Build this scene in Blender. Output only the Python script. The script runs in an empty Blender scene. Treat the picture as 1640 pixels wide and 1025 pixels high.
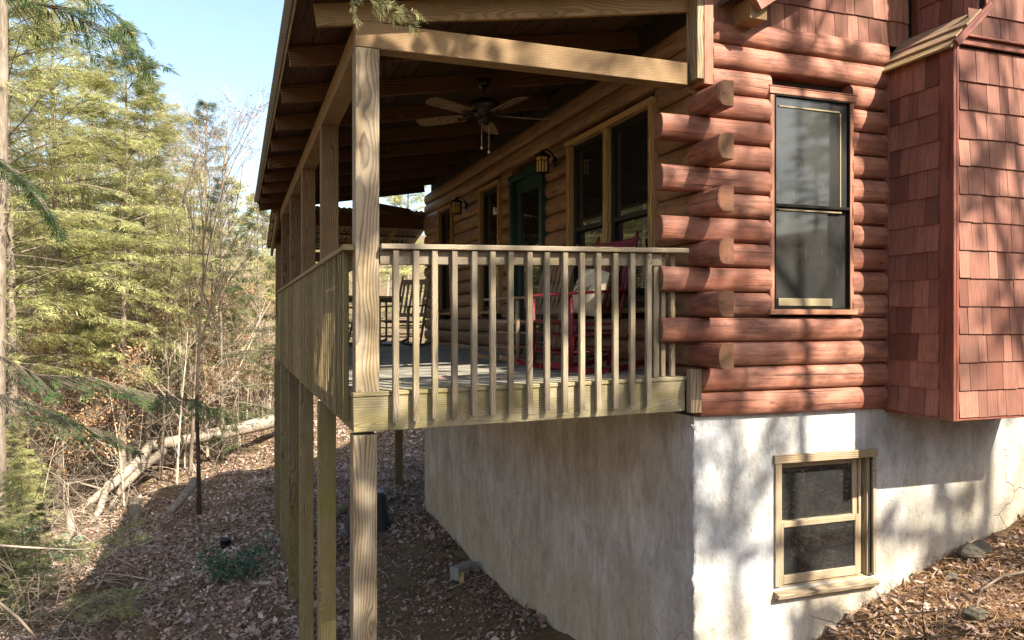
import bpy, math, random
import numpy as np
from mathutils import Vector, Matrix

random.seed(7)
rng = np.random.default_rng(11)
C = bpy.context.scene.collection
SC = bpy.context.scene

# ------------------------------------------------------------------ camera, sky, sun, exposure
# world: camera at the origin height, X along the gable wall, Y along the porch, Z up (metres)
F, W, H = 1240.0, 1640.0, 1025.0
cam = bpy.data.cameras.new('camera')
cam.sensor_fit = 'HORIZONTAL'; cam.sensor_width = 36.0
cam.lens = 36.0 * F / W
cam.clip_start = 0.05; cam.clip_end = 2000
cam_o = bpy.data.objects.new('camera', cam); C.objects.link(cam_o)
YAW = math.atan2(442.0, 1240.0)
cam_o.location = (0, 0, 0)
cam_o.rotation_euler = (math.radians(90), 0, -YAW)
SC.camera = cam_o

SUN_TO = Vector((0.28, -0.69, 0.66)).normalized()
world = bpy.data.worlds.new('World'); SC.world = world; world.use_nodes = True
wn = world.node_tree; wn.nodes.clear()
sky = wn.nodes.new('ShaderNodeTexSky'); sky.sky_type = 'NISHITA'; sky.sun_disc = False
sky.sun_elevation = math.asin(SUN_TO.z)
sky.sun_rotation = math.atan2(SUN_TO.x, SUN_TO.y)
sky.altitude = 300; sky.air_density = 1.2; sky.dust_density = 3.0; sky.ozone_density = 1.0
bg = wn.nodes.new('ShaderNodeBackground'); bg.inputs['Strength'].default_value = 0.10
wo = wn.nodes.new('ShaderNodeOutputWorld')
wn.links.new(sky.outputs[0], bg.inputs[0]); wn.links.new(bg.outputs[0], wo.inputs[0])

sl = bpy.data.lights.new('sun', 'SUN'); sl.energy = 5.0; sl.angle = math.radians(0.5); sl.color = (1.0, 0.90, 0.76)
so = bpy.data.objects.new('sun', sl); C.objects.link(so)
so.rotation_euler = (-SUN_TO).to_track_quat('-Z', 'Y').to_euler()
so.location = SUN_TO * 60

SC.view_settings.view_transform = 'Standard'; SC.view_settings.look = 'None'
SC.view_settings.gamma = 1.0; SC.view_settings.use_curve_mapping = False
SC.view_settings.exposure = 1.75
SC.render.engine = 'CYCLES'
SC.cycles.use_denoising = True
SC.cycles.max_bounces = 7; SC.cycles.diffuse_bounces = 4; SC.cycles.glossy_bounces = 3
SC.cycles.transmission_bounces = 4; SC.cycles.transparent_max_bounces = 4
SC.cycles.sample_clamp_indirect = 8.0
SC.cycles.caustics_reflective = False; SC.cycles.caustics_refractive = False

# ------------------------------------------------------------------ helpers
WM = {}

def at(u, v, d):
    """point on the sight line through photo pixel (u, v) at d metres of depth"""
    r, z = (u - 820.0) / F * d, (512.0 - v) / F * d
    c, s = math.cos(YAW), math.sin(YAW)
    return Vector((c * r + s * d, -s * r + c * d, z))

def link(o, parent=None, world=None):
    C.objects.link(o)
    w = world if world is not None else Matrix.Identity(4)
    if parent is not None:
        o.parent = parent
        o.matrix_parent_inverse = WM[parent.name].inverted()
    o.matrix_basis = w
    WM[o.name] = w
    return o

def tag(o, label=None, cat=None, group=None, kind=None):
    if label: o['label'] = label
    if cat: o['category'] = cat
    if group: o['group'] = group
    if kind: o['kind'] = kind
    return o

def empty(name, loc, label=None, cat=None, group=None, rz=0.0):
    o = bpy.data.objects.new(name, None); o.empty_display_size = 0.2
    link(o, None, Matrix.Translation(Vector(loc)) @ Matrix.Rotation(rz, 4, 'Z'))
    return tag(o, label, cat, group)

def copy_tree(o, parent=None):
    c = o.copy(); C.objects.link(c)
    if parent is not None: c.parent = parent
    for ch in list(o.children): copy_tree(ch, c)
    return c

def place(o, loc, rz=0.0, s=1.0):
    o.matrix_basis = Matrix.Translation(Vector(loc)) @ Matrix.Rotation(rz, 4, 'Z') @ Matrix.Scale(s, 4)
    return o

class MB:
    """collects vertices and faces into one mesh"""
    def __init__(self): self.v = []; self.f = []; self.n = 0; self.sm = []
    def add(self, verts, faces, smooth=False):
        b = self.n
        self.v.extend([tuple(p) for p in verts]); self.n += len(verts)
        for f in faces: self.f.append(tuple(i + b for i in f)); self.sm.append(smooth)
    def box(self, a, b):
        x0, y0, z0 = a; x1, y1, z1 = b
        self.add([(x0,y0,z0),(x1,y0,z0),(x1,y1,z0),(x0,y1,z0),(x0,y0,z1),(x1,y0,z1),(x1,y1,z1),(x0,y1,z1)],
                 [(3,2,1,0),(4,5,6,7),(0,1,5,4),(1,2,6,5),(2,3,7,6),(3,0,4,7)])
    def tube(self, pts, rad, n=6, cap=True):
        pts = [Vector(p) for p in pts]; m = len(pts)
        vs = []; ref = Vector((0.31, 0.17, 0.93))
        for i, p in enumerate(pts):
            t = (pts[min(i+1, m-1)] - pts[max(i-1, 0)])
            if t.length < 1e-9: t = Vector((0, 0, 1))
            t.normalize()
            if abs(t.dot(ref)) > .95: ref = Vector((0.9, 0.3, 0.1))
            a = t.cross(ref).normalized(); b = t.cross(a)
            for k in range(n):
                q = 2 * math.pi * k / n
                vs.append(p + (a * math.cos(q) + b * math.sin(q)) * rad[i])
        fs = []
        for i in range(m - 1):
            for k in range(n):
                k2 = (k + 1) % n
                fs.append((i*n+k, i*n+k2, (i+1)*n+k2, (i+1)*n+k))
        b0 = self.n
        self.add(vs, fs, True)
        if cap and n > 2:
            self.f.append(tuple(b0 + k for k in reversed(range(n)))); self.sm.append(False)
            self.f.append(tuple(b0 + (m-1)*n + k for k in range(n))); self.sm.append(False)
    def lathe(self, prof, c=(0,0,0), n=20):
        vs = []; fs = []
        for (r, z) in prof:
            for k in range(n):
                q = 2*math.pi*k/n; vs.append((c[0]+r*math.cos(q), c[1]+r*math.sin(q), c[2]+z))
        for i in range(len(prof)-1):
            for k in range(n):
                k2 = (k+1) % n; fs.append((i*n+k, i*n+k2, (i+1)*n+k2, (i+1)*n+k))
        self.add(vs, fs, True)
    def mesh(self, name, mat):
        me = bpy.data.meshes.new(name)
        me.from_pydata(self.v, [], self.f)
        if any(self.sm): me.polygons.foreach_set('use_smooth', self.sm)
        if mat is not None: me.materials.append(mat)
        me.update(); return me
    def build(self, name, mat, parent=None, origin=None):
        """one mesh object in world coordinates, its origin at `origin`"""
        o = Vector(origin) if origin is not None else Vector((0,0,0))
        if origin is not None: self.v = [tuple(Vector(p) - o) for p in self.v]
        return link(bpy.data.objects.new(name, self.mesh(name, mat)), parent, Matrix.Translation(o))

def quads_mesh(name, P, mat):
    """P: (n,4,3) array of loose quads"""
    n = len(P); me = bpy.data.meshes.new(name)
    me.vertices.add(n*4); me.vertices.foreach_set('co', np.ascontiguousarray(P, dtype=np.float32).ravel())
    me.loops.add(n*4); me.loops.foreach_set('vertex_index', np.arange(n*4, dtype=np.int32))
    me.polygons.add(n); me.polygons.foreach_set('loop_start', np.arange(0, n*4, 4, dtype=np.int32))
    try: me.polygons.foreach_set('loop_total', np.full(n, 4, dtype=np.int32))
    except Exception: pass
    me.update(calc_edges=True); me.materials.append(mat); return me

_bc = {}
def board_mesh(L, w, h, mat, c):
    k = (round(L,3), round(w,3), round(h,3), mat.name, round(c,4))
    if k in _bc: return _bc[k]
    a, b = w/2, h/2; c = min(c, a*.6, b*.6)
    sec = [(-a+c,-b),(a-c,-b),(a,-b+c),(a,b-c),(a-c,b),(-a+c,b),(-a,b-c),(-a,-b+c)]
    m = MB(); vs = [(-L/2,y,z) for y,z in sec] + [(L/2,y,z) for y,z in sec]
    fs = [(k2, (k2+1)%8, (k2+1)%8+8, k2+8) for k2 in range(8)] + [tuple(reversed(range(8))), tuple(range(8,16))]
    m.add(vs, fs)
    _bc[k] = m.mesh('board', mat); return _bc[k]

def board(name, p0, p1, w, h, mat, parent=None, up=None, roll=0.0, c=0.004):
    """timber from p0 to p1; grain along local X, w across, h towards `up`"""
    p0, p1 = Vector(p0), Vector(p1); x = p1 - p0; L = x.length; x.normalize()
    if up is None: up = Vector((0,0,1)) if abs(x.z) < .9 else Vector((1,0,0))
    up = Vector(up); y = up.cross(x).normalized(); z = x.cross(y)
    R = Matrix((x, y, z)).transposed().to_4x4()
    m = Matrix.Translation((p0+p1)/2) @ R @ Matrix.Rotation(roll, 4, 'X')
    return link(bpy.data.objects.new(name, board_mesh(L, w, h, mat, c)), parent, m)

def abox(name, a, b, mat, parent=None, c=0.004):
    """axis-aligned timber between two corners, grain along its longest side"""
    a, b = Vector(a), Vector(b); m = (a+b)/2; d = b-a
    i = max(range(3), key=lambda k: d[k])
    p0, p1 = m.copy(), m.copy(); p0[i] = a[i]; p1[i] = b[i]
    if i == 0: return board(name, p0, p1, d.y, d.z, mat, parent, c=c)
    if i == 1: return board(name, p0, p1, d.x, d.z, mat, parent, c=c)
    return board(name, p0, p1, d.y, d.x, mat, parent, up=(1,0,0), c=c)

# ------------------------------------------------------------------ materials
class NT:
    def __init__(self, name):
        self.m = bpy.data.materials.new(name); self.m.use_nodes = True
        self.t = self.m.node_tree; self.t.nodes.clear()
        self.out = self.t.nodes.new('ShaderNodeOutputMaterial')
    def n(self, typ, **kw):
        nd = self.t.nodes.new('ShaderNode' + typ)
        for k, v in kw.items():
            if k.startswith('i_'):
                key = k[2:]; key = int(key) if key.isdigit() else key.replace('_', ' ')
                self.set(nd, key, v)
            else: setattr(nd, k, v)
        return nd
    def set(self, nd, key, v):
        s = nd.inputs[key]
        if isinstance(v, bpy.types.NodeSocket): self.t.links.new(v, s)
        else:
            if s.type == 'RGBA' and len(v) == 3: v = (*v, 1)
            s.default_value = v
    def math(self, op, a, b=0.0, c=0.0, clamp=False):
        nd = self.n('Math', operation=op, use_clamp=clamp)
        self.set(nd, 0, a); self.set(nd, 1, b); self.set(nd, 2, c); return nd.outputs[0]
    def vmath(self, op, a, b):
        nd = self.n('VectorMath', operation=op); self.set(nd, 0, a)
        self.set(nd, 'Scale' if op == 'SCALE' else 1, b); return nd.outputs[0]
    def ramp(self, fac, stops, interp='LINEAR'):
        nd = self.n('ValToRGB'); cr = nd.color_ramp; cr.interpolation = interp
        while len(cr.elements) < len(stops): cr.elements.new(0.5)
        for e, (p, c) in zip(cr.elements, stops):
            e.position = p; e.color = (*c, 1) if not isinstance(c, (int, float)) else (c, c, c, 1)
        self.set(nd, 0, fac); return nd.outputs[0]
    def mix(self, fac, a, b, blend='MIX'):
        nd = self.n('MixRGB', blend_type=blend); self.set(nd, 0, fac); self.set(nd, 1, a); self.set(nd, 2, b); return nd.outputs[0]
    def noise(self, vec, scale, detail=3.0, rough=.55, dist=0.0):
        nd = self.n('TexNoise'); self.set(nd, 'Scale', scale); self.set(nd, 'Detail', detail)
        self.set(nd, 'Roughness', rough); self.set(nd, 'Distortion', dist)
        if vec is not None: self.set(nd, 'Vector', vec)
        return nd.outputs['Fac']
    def mapping(self, vec, scale=(1,1,1), loc=(0,0,0)):
        nd = self.n('Mapping'); self.set(nd, 'Vector', vec); self.set(nd, 'Scale', scale); self.set(nd, 'Location', loc); return nd.outputs[0]
    def coords(self):
        """object coordinates shifted by a per-object random, world position, the random itself"""
        tc = self.n('TexCoord'); oi = self.n('ObjectInfo'); ge = self.n('NewGeometry')
        off = self.n('CombineXYZ'); r = oi.outputs['Random']
        self.set(off, 0, self.math('MULTIPLY', r, 37.0)); self.set(off, 1, self.math('MULTIPLY', self.math('FRACT', self.math('MULTIPLY', r, 91.7)), 1.0))
        self.set(off, 2, self.math('MULTIPLY', self.math('FRACT', self.math('MULTIPLY', r, 53.3)), 1.0))
        return self.vmath('ADD', tc.outputs['Object'], off.outputs[0]), ge.outputs['Position'], r, tc.outputs['Object'], off.outputs[0]
    def bump(self, h, strength=.3, dist=.01):
        nd = self.n('Bump'); self.set(nd, 'Strength', strength); self.set(nd, 'Distance', dist); self.set(nd, 'Height', h); return nd.outputs[0]
    def finish(self, col, rough=.7, bump=None, spec=.3, **kw):
        b = self.n('BsdfPrincipled'); self.set(b, 'Base Color', col); self.set(b, 'Roughness', rough)
        self.set(b, 'Specular IOR Level', spec)
        for k, v in kw.items(): self.set(b, k.replace('_', ' '), v)
        if bump is not None: self.set(b, 'Normal', bump)
        self.t.links.new(b.outputs[0], self.out.inputs[0]); return self.m

def wood(name, dark, light, freq=60.0, grey=None, algae=0.0, rough=.75, contrast=1.0, var=.25, blot=0.0):
    t = NT(name); co, wp, r, ob, off = t.coords()
    sep = t.n('SeparateXYZ'); t.set(sep, 0, ob)
    so_ = t.n('SeparateXYZ'); t.set(so_, 0, off)
    # a board sawn from a trunk: growth rings round an axis that wanders slowly along the grain
    slow = t.mapping(co, (1.0, 2.2, 2.2))
    wob = t.noise(slow, 1.4, 2.0); wob2 = t.noise(t.mapping(co, (.55, 1.5, 1.5), (7, 3, 1)), 1.4, 2.0)
    ay = t.math('ADD', sep.outputs[1], t.math('MULTIPLY', t.math('SUBTRACT', so_.outputs[1], .5), .10))
    az = t.math('ADD', sep.outputs[2], t.math('MULTIPLY', t.math('ADD', so_.outputs[2], .35), .10))
    ay = t.math('ADD', ay, t.math('MULTIPLY', t.math('SUBTRACT', wob, .5), .16))
    az = t.math('ADD', az, t.math('MULTIPLY', t.math('SUBTRACT', wob2, .5), .20))
    rad = t.math('SQRT', t.math('ADD', t.math('MULTIPLY', ay, ay), t.math('MULTIPLY', az, az)))
    vo = t.n('TexVoronoi'); t.set(vo, 'Vector', t.mapping(co, (1.15, 4.0, 4.0))); t.set(vo, 'Scale', 1.0)
    kn = t.n('MapRange'); t.set(kn, 0, vo.outputs['Distance']); t.set(kn, 1, .0); t.set(kn, 2, .26); t.set(kn, 3, 1.0); t.set(kn, 4, 0.0)
    kn.interpolation_type = 'SMOOTHERSTEP'
    rad = t.math('ADD', rad, t.math('MULTIPLY', kn.outputs[0], .055))
    fine = t.noise(t.mapping(co, (2.0, 40, 40)), 3.0, 3.0, .65)
    ph = t.math('FRACT', t.math('ADD', t.math('MULTIPLY', rad, freq), t.math('MULTIPLY', fine, .35)))
    ring = t.ramp(ph, [(0, 0.0), (.45, .18), (.78, 1.0), (.94, 1.0), (1, 0.0)])
    k = t.mix(.28, ring, fine)
    if contrast != 1.0: k = t.mix(contrast, (.5,.5,.5), k)
    col = t.ramp(k, [(.15, light), (.5, tuple((a*.6+b*.4) for a, b in zip(light, dark))), (.9, dark)])
    if grey:
        gm = t.ramp(t.noise(t.mapping(co, (1.0, 9, 9)), 1.6, 4.0), [(.35, 0.0), (.65, 1.0)])
        col = t.mix(gm, col, t.mix(.45, col, grey))
    knot = t.ramp(vo.outputs['Distance'], [(.05, 1.0), (.11, 0.0)])
    col = t.mix(t.math('MULTIPLY', knot, .6), col, tuple(c*.35 for c in dark))
    if blot > 0:
        bl = t.ramp(t.noise(wp, 3.2, 4.0, .65), [(.45, 0.0), (.7, 1.0)])
        col = t.mix(t.math('MULTIPLY', bl, blot), col, tuple(c*.45 for c in dark))
    if algae > 0:
        am = t.ramp(t.noise(wp, 2.3, 5.0, .7), [(.62 - .3*algae, 0.0), (.92 - .25*algae, 1.0)])
        r2 = t.math('ADD', .35, t.math('MULTIPLY', t.math('FRACT', t.math('MULTIPLY', r, 17.3)), 1.1))
        col = t.mix(t.math('MULTIPLY', am, t.math('MULTIPLY', r2, min(1.0, algae), clamp=True)), col, (.15, .14, .018))
    vv = t.math('ADD', 1.0 - var/2, t.math('MULTIPLY', r, var))
    cc = t.n('CombineXYZ'); [t.set(cc, i, vv) for i in range(3)]
    col = t.mix(1.0, col, cc.outputs[0], 'MULTIPLY')
    return t.finish(col, rough, t.bump(k, .35, .004), .25)

def log_paint(name, base, worn, dark, rough=.5):
    t = NT(name); co, wp, r, ob, off = t.coords()
    g = t.noise(t.mapping(co, (.9, 14, 14)), 2.0, 5.0, .6)
    big = t.noise(wp, 1.7, 4.0, .6)
    col = t.mix(t.ramp(big, [(.38, 0.0), (.64, 1.0)]), base, worn)
    sm = t.noise(t.mapping(co, (3.0, 9, 9)), 1.3, 6.0, .7)
    col = t.mix(t.ramp(sm, [(.46, 0.0), (.66, .75)]), col, tuple(c*.9 for c in dark))
    col = t.mix(t.math('MULTIPLY', t.ramp(g, [(.35, 1.0), (.6, 0.0)]), .45), col, dark)
    vo = t.n('TexVoronoi'); t.set(vo, 'Vector', t.mapping(co, (2.1, 7.0, 7.0))); t.set(vo, 'Scale', 1.0)
    kn = t.ramp(vo.outputs['Distance'], [(.045, 1.0), (.085, 0.0)])
    col = t.mix(t.math('MULTIPLY', kn, .65), col, tuple(c*.3 for c in dark))
    ck = t.noise(t.mapping(co, (.8, 60, 60), (3, 1, 2)), 1.0, 2.0)
    crack = t.ramp(ck, [(.31, 1.0), (.35, 0.0)])
    col = t.mix(t.math('MULTIPLY', crack, .7), col, tuple(c*.2 for c in dark))
    vv = t.math('ADD', .88, t.math('MULTIPLY', r, .24))
    cc = t.n('CombineXYZ'); [t.set(cc, i, vv) for i in range(3)]
    col = t.mix(1.0, col, cc.outputs[0], 'MULTIPLY')
    hgt = t.math('SUBTRACT', g, t.math('MULTIPLY', crack, .8))
    return t.finish(col, rough, t.bump(hgt, .65, .012), .3)

def shingle_mat(name, base, pale, dark):
    t = NT(name); co, wp, r, ob, off = t.coords()
    g = t.noise(t.mapping(co, (50, 50, 2.0)), 1.6, 4.0, .65)
    col = t.mix(t.ramp(r, [(0, 0.0), (1, 1.0)]), tuple(c*.6 for c in base), pale)
    col = t.mix(t.math('MULTIPLY', t.ramp(g, [(.35, 1.0), (.6, 0.0)]), .5), col, dark)
    st = t.ramp(t.noise(wp, 2.1, 5.0, .65), [(.48, 0.0), (.72, 1.0)])
    col = t.mix(t.math('MULTIPLY', st, .45), col, (.06, .042, .03))
    return t.finish(col, .72, t.bump(g, .5, .006), .25)

def stucco_mat():
    t = NT('stucco'); ge = t.n('NewGeometry'); wp = ge.outputs['Position']
    n1 = t.noise(wp, 1.3, 6.0, .62); n2 = t.noise(wp, 9.0, 6.0, .7); n3 = t.noise(wp, 45.0, 4.0, .6)
    col = t.ramp(n1, [(.3, (.38, .39, .39)), (.5, (.50, .51, .515)), (.7, (.60, .61, .62))])
    dirt = t.ramp(t.noise(t.mapping(wp, (1.6, 1.6, .55)), 1.5, 6.0, .7, .6), [(.42, 0.0), (.68, 1.0)])
    col = t.mix(t.math('MULTIPLY', dirt, .68), col, (.215, .195, .15))
    sep = t.n('SeparateXYZ'); t.set(sep, 0, wp)
    # a tidemark of splashed soil low on the wall, rising with the ground towards the chimney
    lowz = t.math('SUBTRACT', sep.outputs[2], t.math('MULTIPLY', t.math('SUBTRACT', sep.outputs[0], 3.14), .33))
    low = t.n('MapRange'); t.set(low, 0, t.math('ADD', lowz, t.math('MULTIPLY', n1, 1.2))); t.set(low, 1, -1.35); t.set(low, 2, -2.35); t.set(low, 3, 0.0); t.set(low, 4, .6)
    col = t.mix(low.outputs[0], col, (.46, .36, .19))
    sm2 = t.ramp(t.noise(t.mapping(wp, (2.4, 2.4, 1.3)), 2.6, 8.0, .75, .8), [(.45, 0.0), (.62, 1.0)])
    col = t.mix(t.math('MULTIPLY', sm2, .5), col, (.24, .225, .19))
    trow = t.ramp(t.noise(t.mapping(wp, (3, 3, 1.2)), 7.0, 5.0, .8, 1.5), [(.57, 0.0), (.66, 1.0)])
    col = t.mix(t.math('MULTIPLY', trow, .5), col, (.13, .115, .085))
    speck = t.ramp(n2, [(.3, 1.0), (.4, 0.0)])
    col = t.mix(t.math('MULTIPLY', speck, .3), col, (.20, .17, .12))
    # trowel cracks
    vo = t.n('TexVoronoi', feature='DISTANCE_TO_EDGE'); t.set(vo, 'Scale', .75)
    dv = t.n('VectorMath', operation='ADD'); t.set(dv, 0, wp)
    nn = t.n('TexNoise'); t.set(nn, 'Vector', wp); t.set(nn, 'Scale', 2.5); t.set(nn, 'Detail', 4.0)
    t.set(dv, 1, t.vmath('SCALE', nn.outputs['Color'], .5)); t.set(vo, 'Vector', dv.outputs[0])
    cr = t.math('MULTIPLY', t.ramp(vo.outputs['Distance'], [(.002, 1.0), (.007, 0.0)]), t.ramp(t.noise(wp, 1.1, 2.0), [(.5, 0.0), (.56, 1.0)]))
    col = t.mix(t.math('MULTIPLY', cr, .22), col, (.10, .09, .07))
    h = t.math('ADD', t.math('MULTIPLY', n2, .7), t.math('MULTIPLY', n3, .22)); h = t.math('SUBTRACT', h, t.math('MULTIPLY', cr, .35))
    return t.finish(col, .85, t.bump(h, .8, .025), .2)

def simple(name, col, rough=.5, metal=0.0, noise=.2, scale=12.0, spec=.4, bump=.1):
    t = NT(name); co, wp, r, ob, off = t.coords()
    n = t.noise(co, scale, 4.0)
    c = t.mix(t.math('MULTIPLY', n, noise*2), col, tuple(x*.45 for x in col))
    return t.finish(c, rough, t.bump(n, bump, .005), spec, Metallic=metal)

def glass_mat(name, tint=(.012, .014, .014), dusty=0.0, rough=.02):
    t = NT(name); ge = t.n('NewGeometry'); wp = ge.outputs['Position']
    d = t.noise(wp, 3.0, 5.0, .65); sc = t.noise(t.mapping(wp, (25, 25, 3)), 2.0, 3.0)
    col = t.mix(t.math('MULTIPLY', t.ramp(d, [(.3, .35), (.7, 1.0)]), dusty), tint, (.20, .20, .19))
    col = t.mix(t.math('MULTIPLY', t.ramp(sc, [(.66, 0.0), (.74, 1.0)]), dusty*.8), col, (.3, .3, .28))
    return t.finish(col, rough, t.bump(t.noise(wp, 1.3, 2.0), .02, .02), .75)

def foliage_mat(name, a, b, c, trans=.35, per='island'):
    t = NT(name); ge = t.n('NewGeometry'); r = ge.outputs['Random Per Island']
    oi = t.n('ObjectInfo')
    big = t.noise(ge.outputs['Position'], .8, 3.0)
    col = t.ramp(r, [(0, a), (.55, b), (1, c)])
    col = t.mix(t.math('MULTIPLY', t.ramp(big, [(.42, 0.0), (.62, 1.0)]), .6), col, tuple(x*.75 for x in a))
    vv = t.math('ADD', .8, t.math('MULTIPLY', oi.outputs['Random'], .4))
    cc = t.n('CombineXYZ'); [t.set(cc, i, vv) for i in range(3)]
    col = t.mix(1.0, col, cc.outputs[0], 'MULTIPLY')
    b1 = t.n('BsdfPrincipled'); t.set(b1, 'Base Color', col); t.set(b1, 'Roughness', .6); t.set(b1, 'Specular IOR Level', .25)
    tr = t.n('BsdfTranslucent'); t.set(tr, 'Color', col)
    mx = t.n('MixShader'); t.set(mx, 0, trans); t.t.links.new(b1.outputs[0], mx.inputs[1]); t.t.links.new(tr.outputs[0], mx.inputs[2])
    t.t.links.new(mx.outputs[0], t.out.inputs[0]); return t.m

def bark_mat(name, a, b, moss=0.0):
    t = NT(name); tc = t.n('TexCoord'); oi = t.n('ObjectInfo'); ge = t.n('NewGeometry')
    co = t.vmath('ADD', tc.outputs['Object'], oi.outputs['Location'])
    n = t.noise(t.mapping(co, (9, 9, 1.6)), 2.0, 6.0, .7); n2 = t.noise(co, 1.6, 4.0)
    col = t.ramp(n, [(.3, a), (.7, b)])
    col = t.mix(t.ramp(n2, [(.5, 0.0), (.7, .5)]), col, tuple(min(1, x*1.35) for x in b))
    if moss: col = t.mix(t.math('MULTIPLY', t.ramp(n2, [(.4, 1.0), (.55, 0.0)]), moss), col, (.09, .10, .02))
    return t.finish(col, .9, t.bump(n, .8, .03), .15)

def ground_mat():
    t = NT('woodland_soil'); ge = t.n('NewGeometry'); wp = ge.outputs['Position']
    n1 = t.noise(wp, .8, 6.0, .65); n2 = t.noise(wp, 7.0, 8.0, .75); n3 = t.noise(wp, 28.0, 6.0, .7)
    col = t.ramp(n2, [(.3, (.07, .048, .027)), (.5, (.18, .125, .07)), (.72, (.31, .225, .13))])
    col = t.mix(t.ramp(n1, [(.42, 0.0), (.65, .7)]), col, (.17, .125, .07))
    vo = t.n('TexVoronoi'); t.set(vo, 'Vector', wp); t.set(vo, 'Scale', 16.0); t.set(vo, 'Randomness', 1.0)
    lf = t.ramp(vo.outputs['Color'], [(.2, (.06, .04, .025)), (.55, (.16, .10, .055)), (.9, (.26, .18, .11))])
    col = t.mix(t.ramp(n3, [(.5, 0.0), (.6, .75)]), col, lf)
    h = t.math('ADD', t.math('MULTIPLY', n2, 1.0), t.math('MULTIPLY', n3, .5))
    return t.finish(col, .92, t.bump(h, .9, .05), .15)

M = {}
M['post'] = wood('weathered_post_wood', (.085, .052, .025), (.34, .255, .15), 62, grey=(.30, .27, .22), algae=.35, blot=.4, contrast=.85)
M['rail'] = wood('weathered_rail_wood', (.10, .068, .038), (.285, .225, .145), 110, grey=(.28, .26, .215), algae=.5, var=.6, blot=.35)
M['mossy'] = wood('mossy_rail_wood', (.085, .06, .025), (.215, .16, .075), 80, grey=(.22, .19, .12), algae=.6, var=.6, blot=.25)
M['fascia'] = wood('mossy_fascia_wood', (.14, .105, .05), (.29, .24, .135), 95, grey=(.36, .33, .24), algae=.75, blot=.4)
M['deck'] = wood('grey_deck_wood', (.13, .115, .085), (.27, .25, .195), 55, grey=(.28, .28, .25), algae=.3, var=.4)
M['beam'] = wood('tan_beam_wood', (.135, .08, .036), (.275, .185, .095), 90, algae=.08, blot=.4, contrast=.75)
M['postshade'] = wood('shaded_brown_post_wood', (.10, .06, .028), (.20, .125, .06), 60, algae=.2, blot=.3)  # brown post wood, darkened so its colour carries the porch shade
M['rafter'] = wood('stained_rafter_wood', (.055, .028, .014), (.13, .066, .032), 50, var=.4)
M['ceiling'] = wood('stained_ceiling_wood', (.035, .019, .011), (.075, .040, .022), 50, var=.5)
def endgrain():
    t = NT('log_end_wood'); tc = t.n('TexCoord'); ob = tc.outputs['Object']; ge = t.n('NewGeometry')
    ln = t.n('VectorMath', operation='LENGTH'); t.set(ln, 0, ob)
    n = t.noise(ge.outputs['Position'], 14.0, 4.0); n2 = t.noise(ge.outputs['Position'], 5.0, 3.0)
    ph = t.math('SINE', t.math('ADD', t.math('MULTIPLY', ln.outputs['Value'], 420.0), t.math('MULTIPLY', n, 9.0)))
    col = t.mix(t.math('MULTIPLY_ADD', ph, .25, .5), (.10, .05, .028), (.215, .125, .072))
    col = t.mix(t.ramp(n2, [(.4, 0.0), (.65, .8)]), col, (.20, .085, .05))
    col = t.mix(t.ramp(n, [(.3, .8), (.42, 0.0)]), col, (.06, .04, .025))
    return t.finish(col, .85, t.bump(n, .5, .01), .2)
M['endgrain'] = endgrain()
M['trim_tan'] = wood('tan_window_trim', (.20, .12, .045), (.37, .235, .095), 45)
M['cellar_wood'] = wood('bare_window_wood', (.17, .115, .058), (.37, .285, .17), 75, grey=(.34, .31, .26), blot=.25)
M['chairwood'] = wood('weathered_chair_wood', (.13, .085, .05), (.30, .215, .135), 70)
M['fanblade'] = wood('fan_blade_wood', (.10, .062, .034), (.21, .14, .08), 50)
M['redlog'] = log_paint('painted_red_log', (.225, .080, .046), (.39, .185, .122), (.095, .036, .025), .62)
M['redtrim'] = log_paint('painted_red_trim', (.19, .058, .037), (.24, .085, .056), (.10, .032, .022))
M['winttrim'] = log_paint('painted_window_trim', (.30, .13, .075), (.38, .185, .115), (.17, .065, .04))
M['brownlog'] = log_paint('stained_brown_log', (.235, .128, .062), (.30, .175, .09), (.115, .062, .034), .5)
M['shingle'] = shingle_mat('red_shingle', (.215, .080, .052), (.335, .155, .108), (.09, .038, .028))
M['roofboard'] = wood('mossy_roof_board', (.17, .10, .06), (.36, .24, .16), 50, algae=.65, var=.3)
M['stucco'] = stucco_mat()
M['glass'] = glass_mat('dark_glass')
M['dustyglass'] = glass_mat('dusty_glass', (.011, .012, .011), .15, .04)
M['doorgreen'] = simple('dark_green_paint', (.006, .034, .026), .4, 0, .15)
M['core'] = simple('dark_wall_core', (.03, .02, .015), .9)
M['blackmetal'] = simple('black_lantern_metal', (.02, .018, .016), .45, .6)
M['fanmetal'] = simple('bronze_fan_metal', (.04, .028, .022), .4, .7)
M['amber'] = simple('amber_lantern_glass', (.62, .42, .14), .25, 0, .25, 30)
M['metalroof'] = simple('galvanised_roof_metal', (.30, .31, .30), .5, .5, .35, 3)
M['backmetal'] = simple('weathered_roof_metal', (.36, .29, .16), .6, .1, .35, 3)
M['redpaint'] = log_paint('red_chair_paint', (.125, .008, .016), (.17, .013, .022), (.07, .005, .009), .35)
M['fabric'] = simple('cream_cushion_fabric', (.52, .46, .31), .9, 0, .12, 25, .1, .25)
M['fabricdark'] = simple('grey_print_fabric', (.19, .18, .15), .9, 0, .2, 40, .1)
M['rush'] = simple('woven_rush_seat', (.36, .28, .17), .85, 0, .35, 60, .2, .5)
M['bin'] = simple('slate_plastic', (.035, .042, .05), .5, 0, .2)
M['block'] = simple('grey_concrete_block', (.30, .29, .26), .9, 0, .3, 20, .2, .5)
M['yellow'] = simple('yellow_wood_scrap', (.55, .40, .16), .8)
M['red'] = simple('red_plastic', (.45, .03, .025), .4)
M['blackpot'] = simple('black_plastic', (.02, .022, .022), .5)
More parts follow.
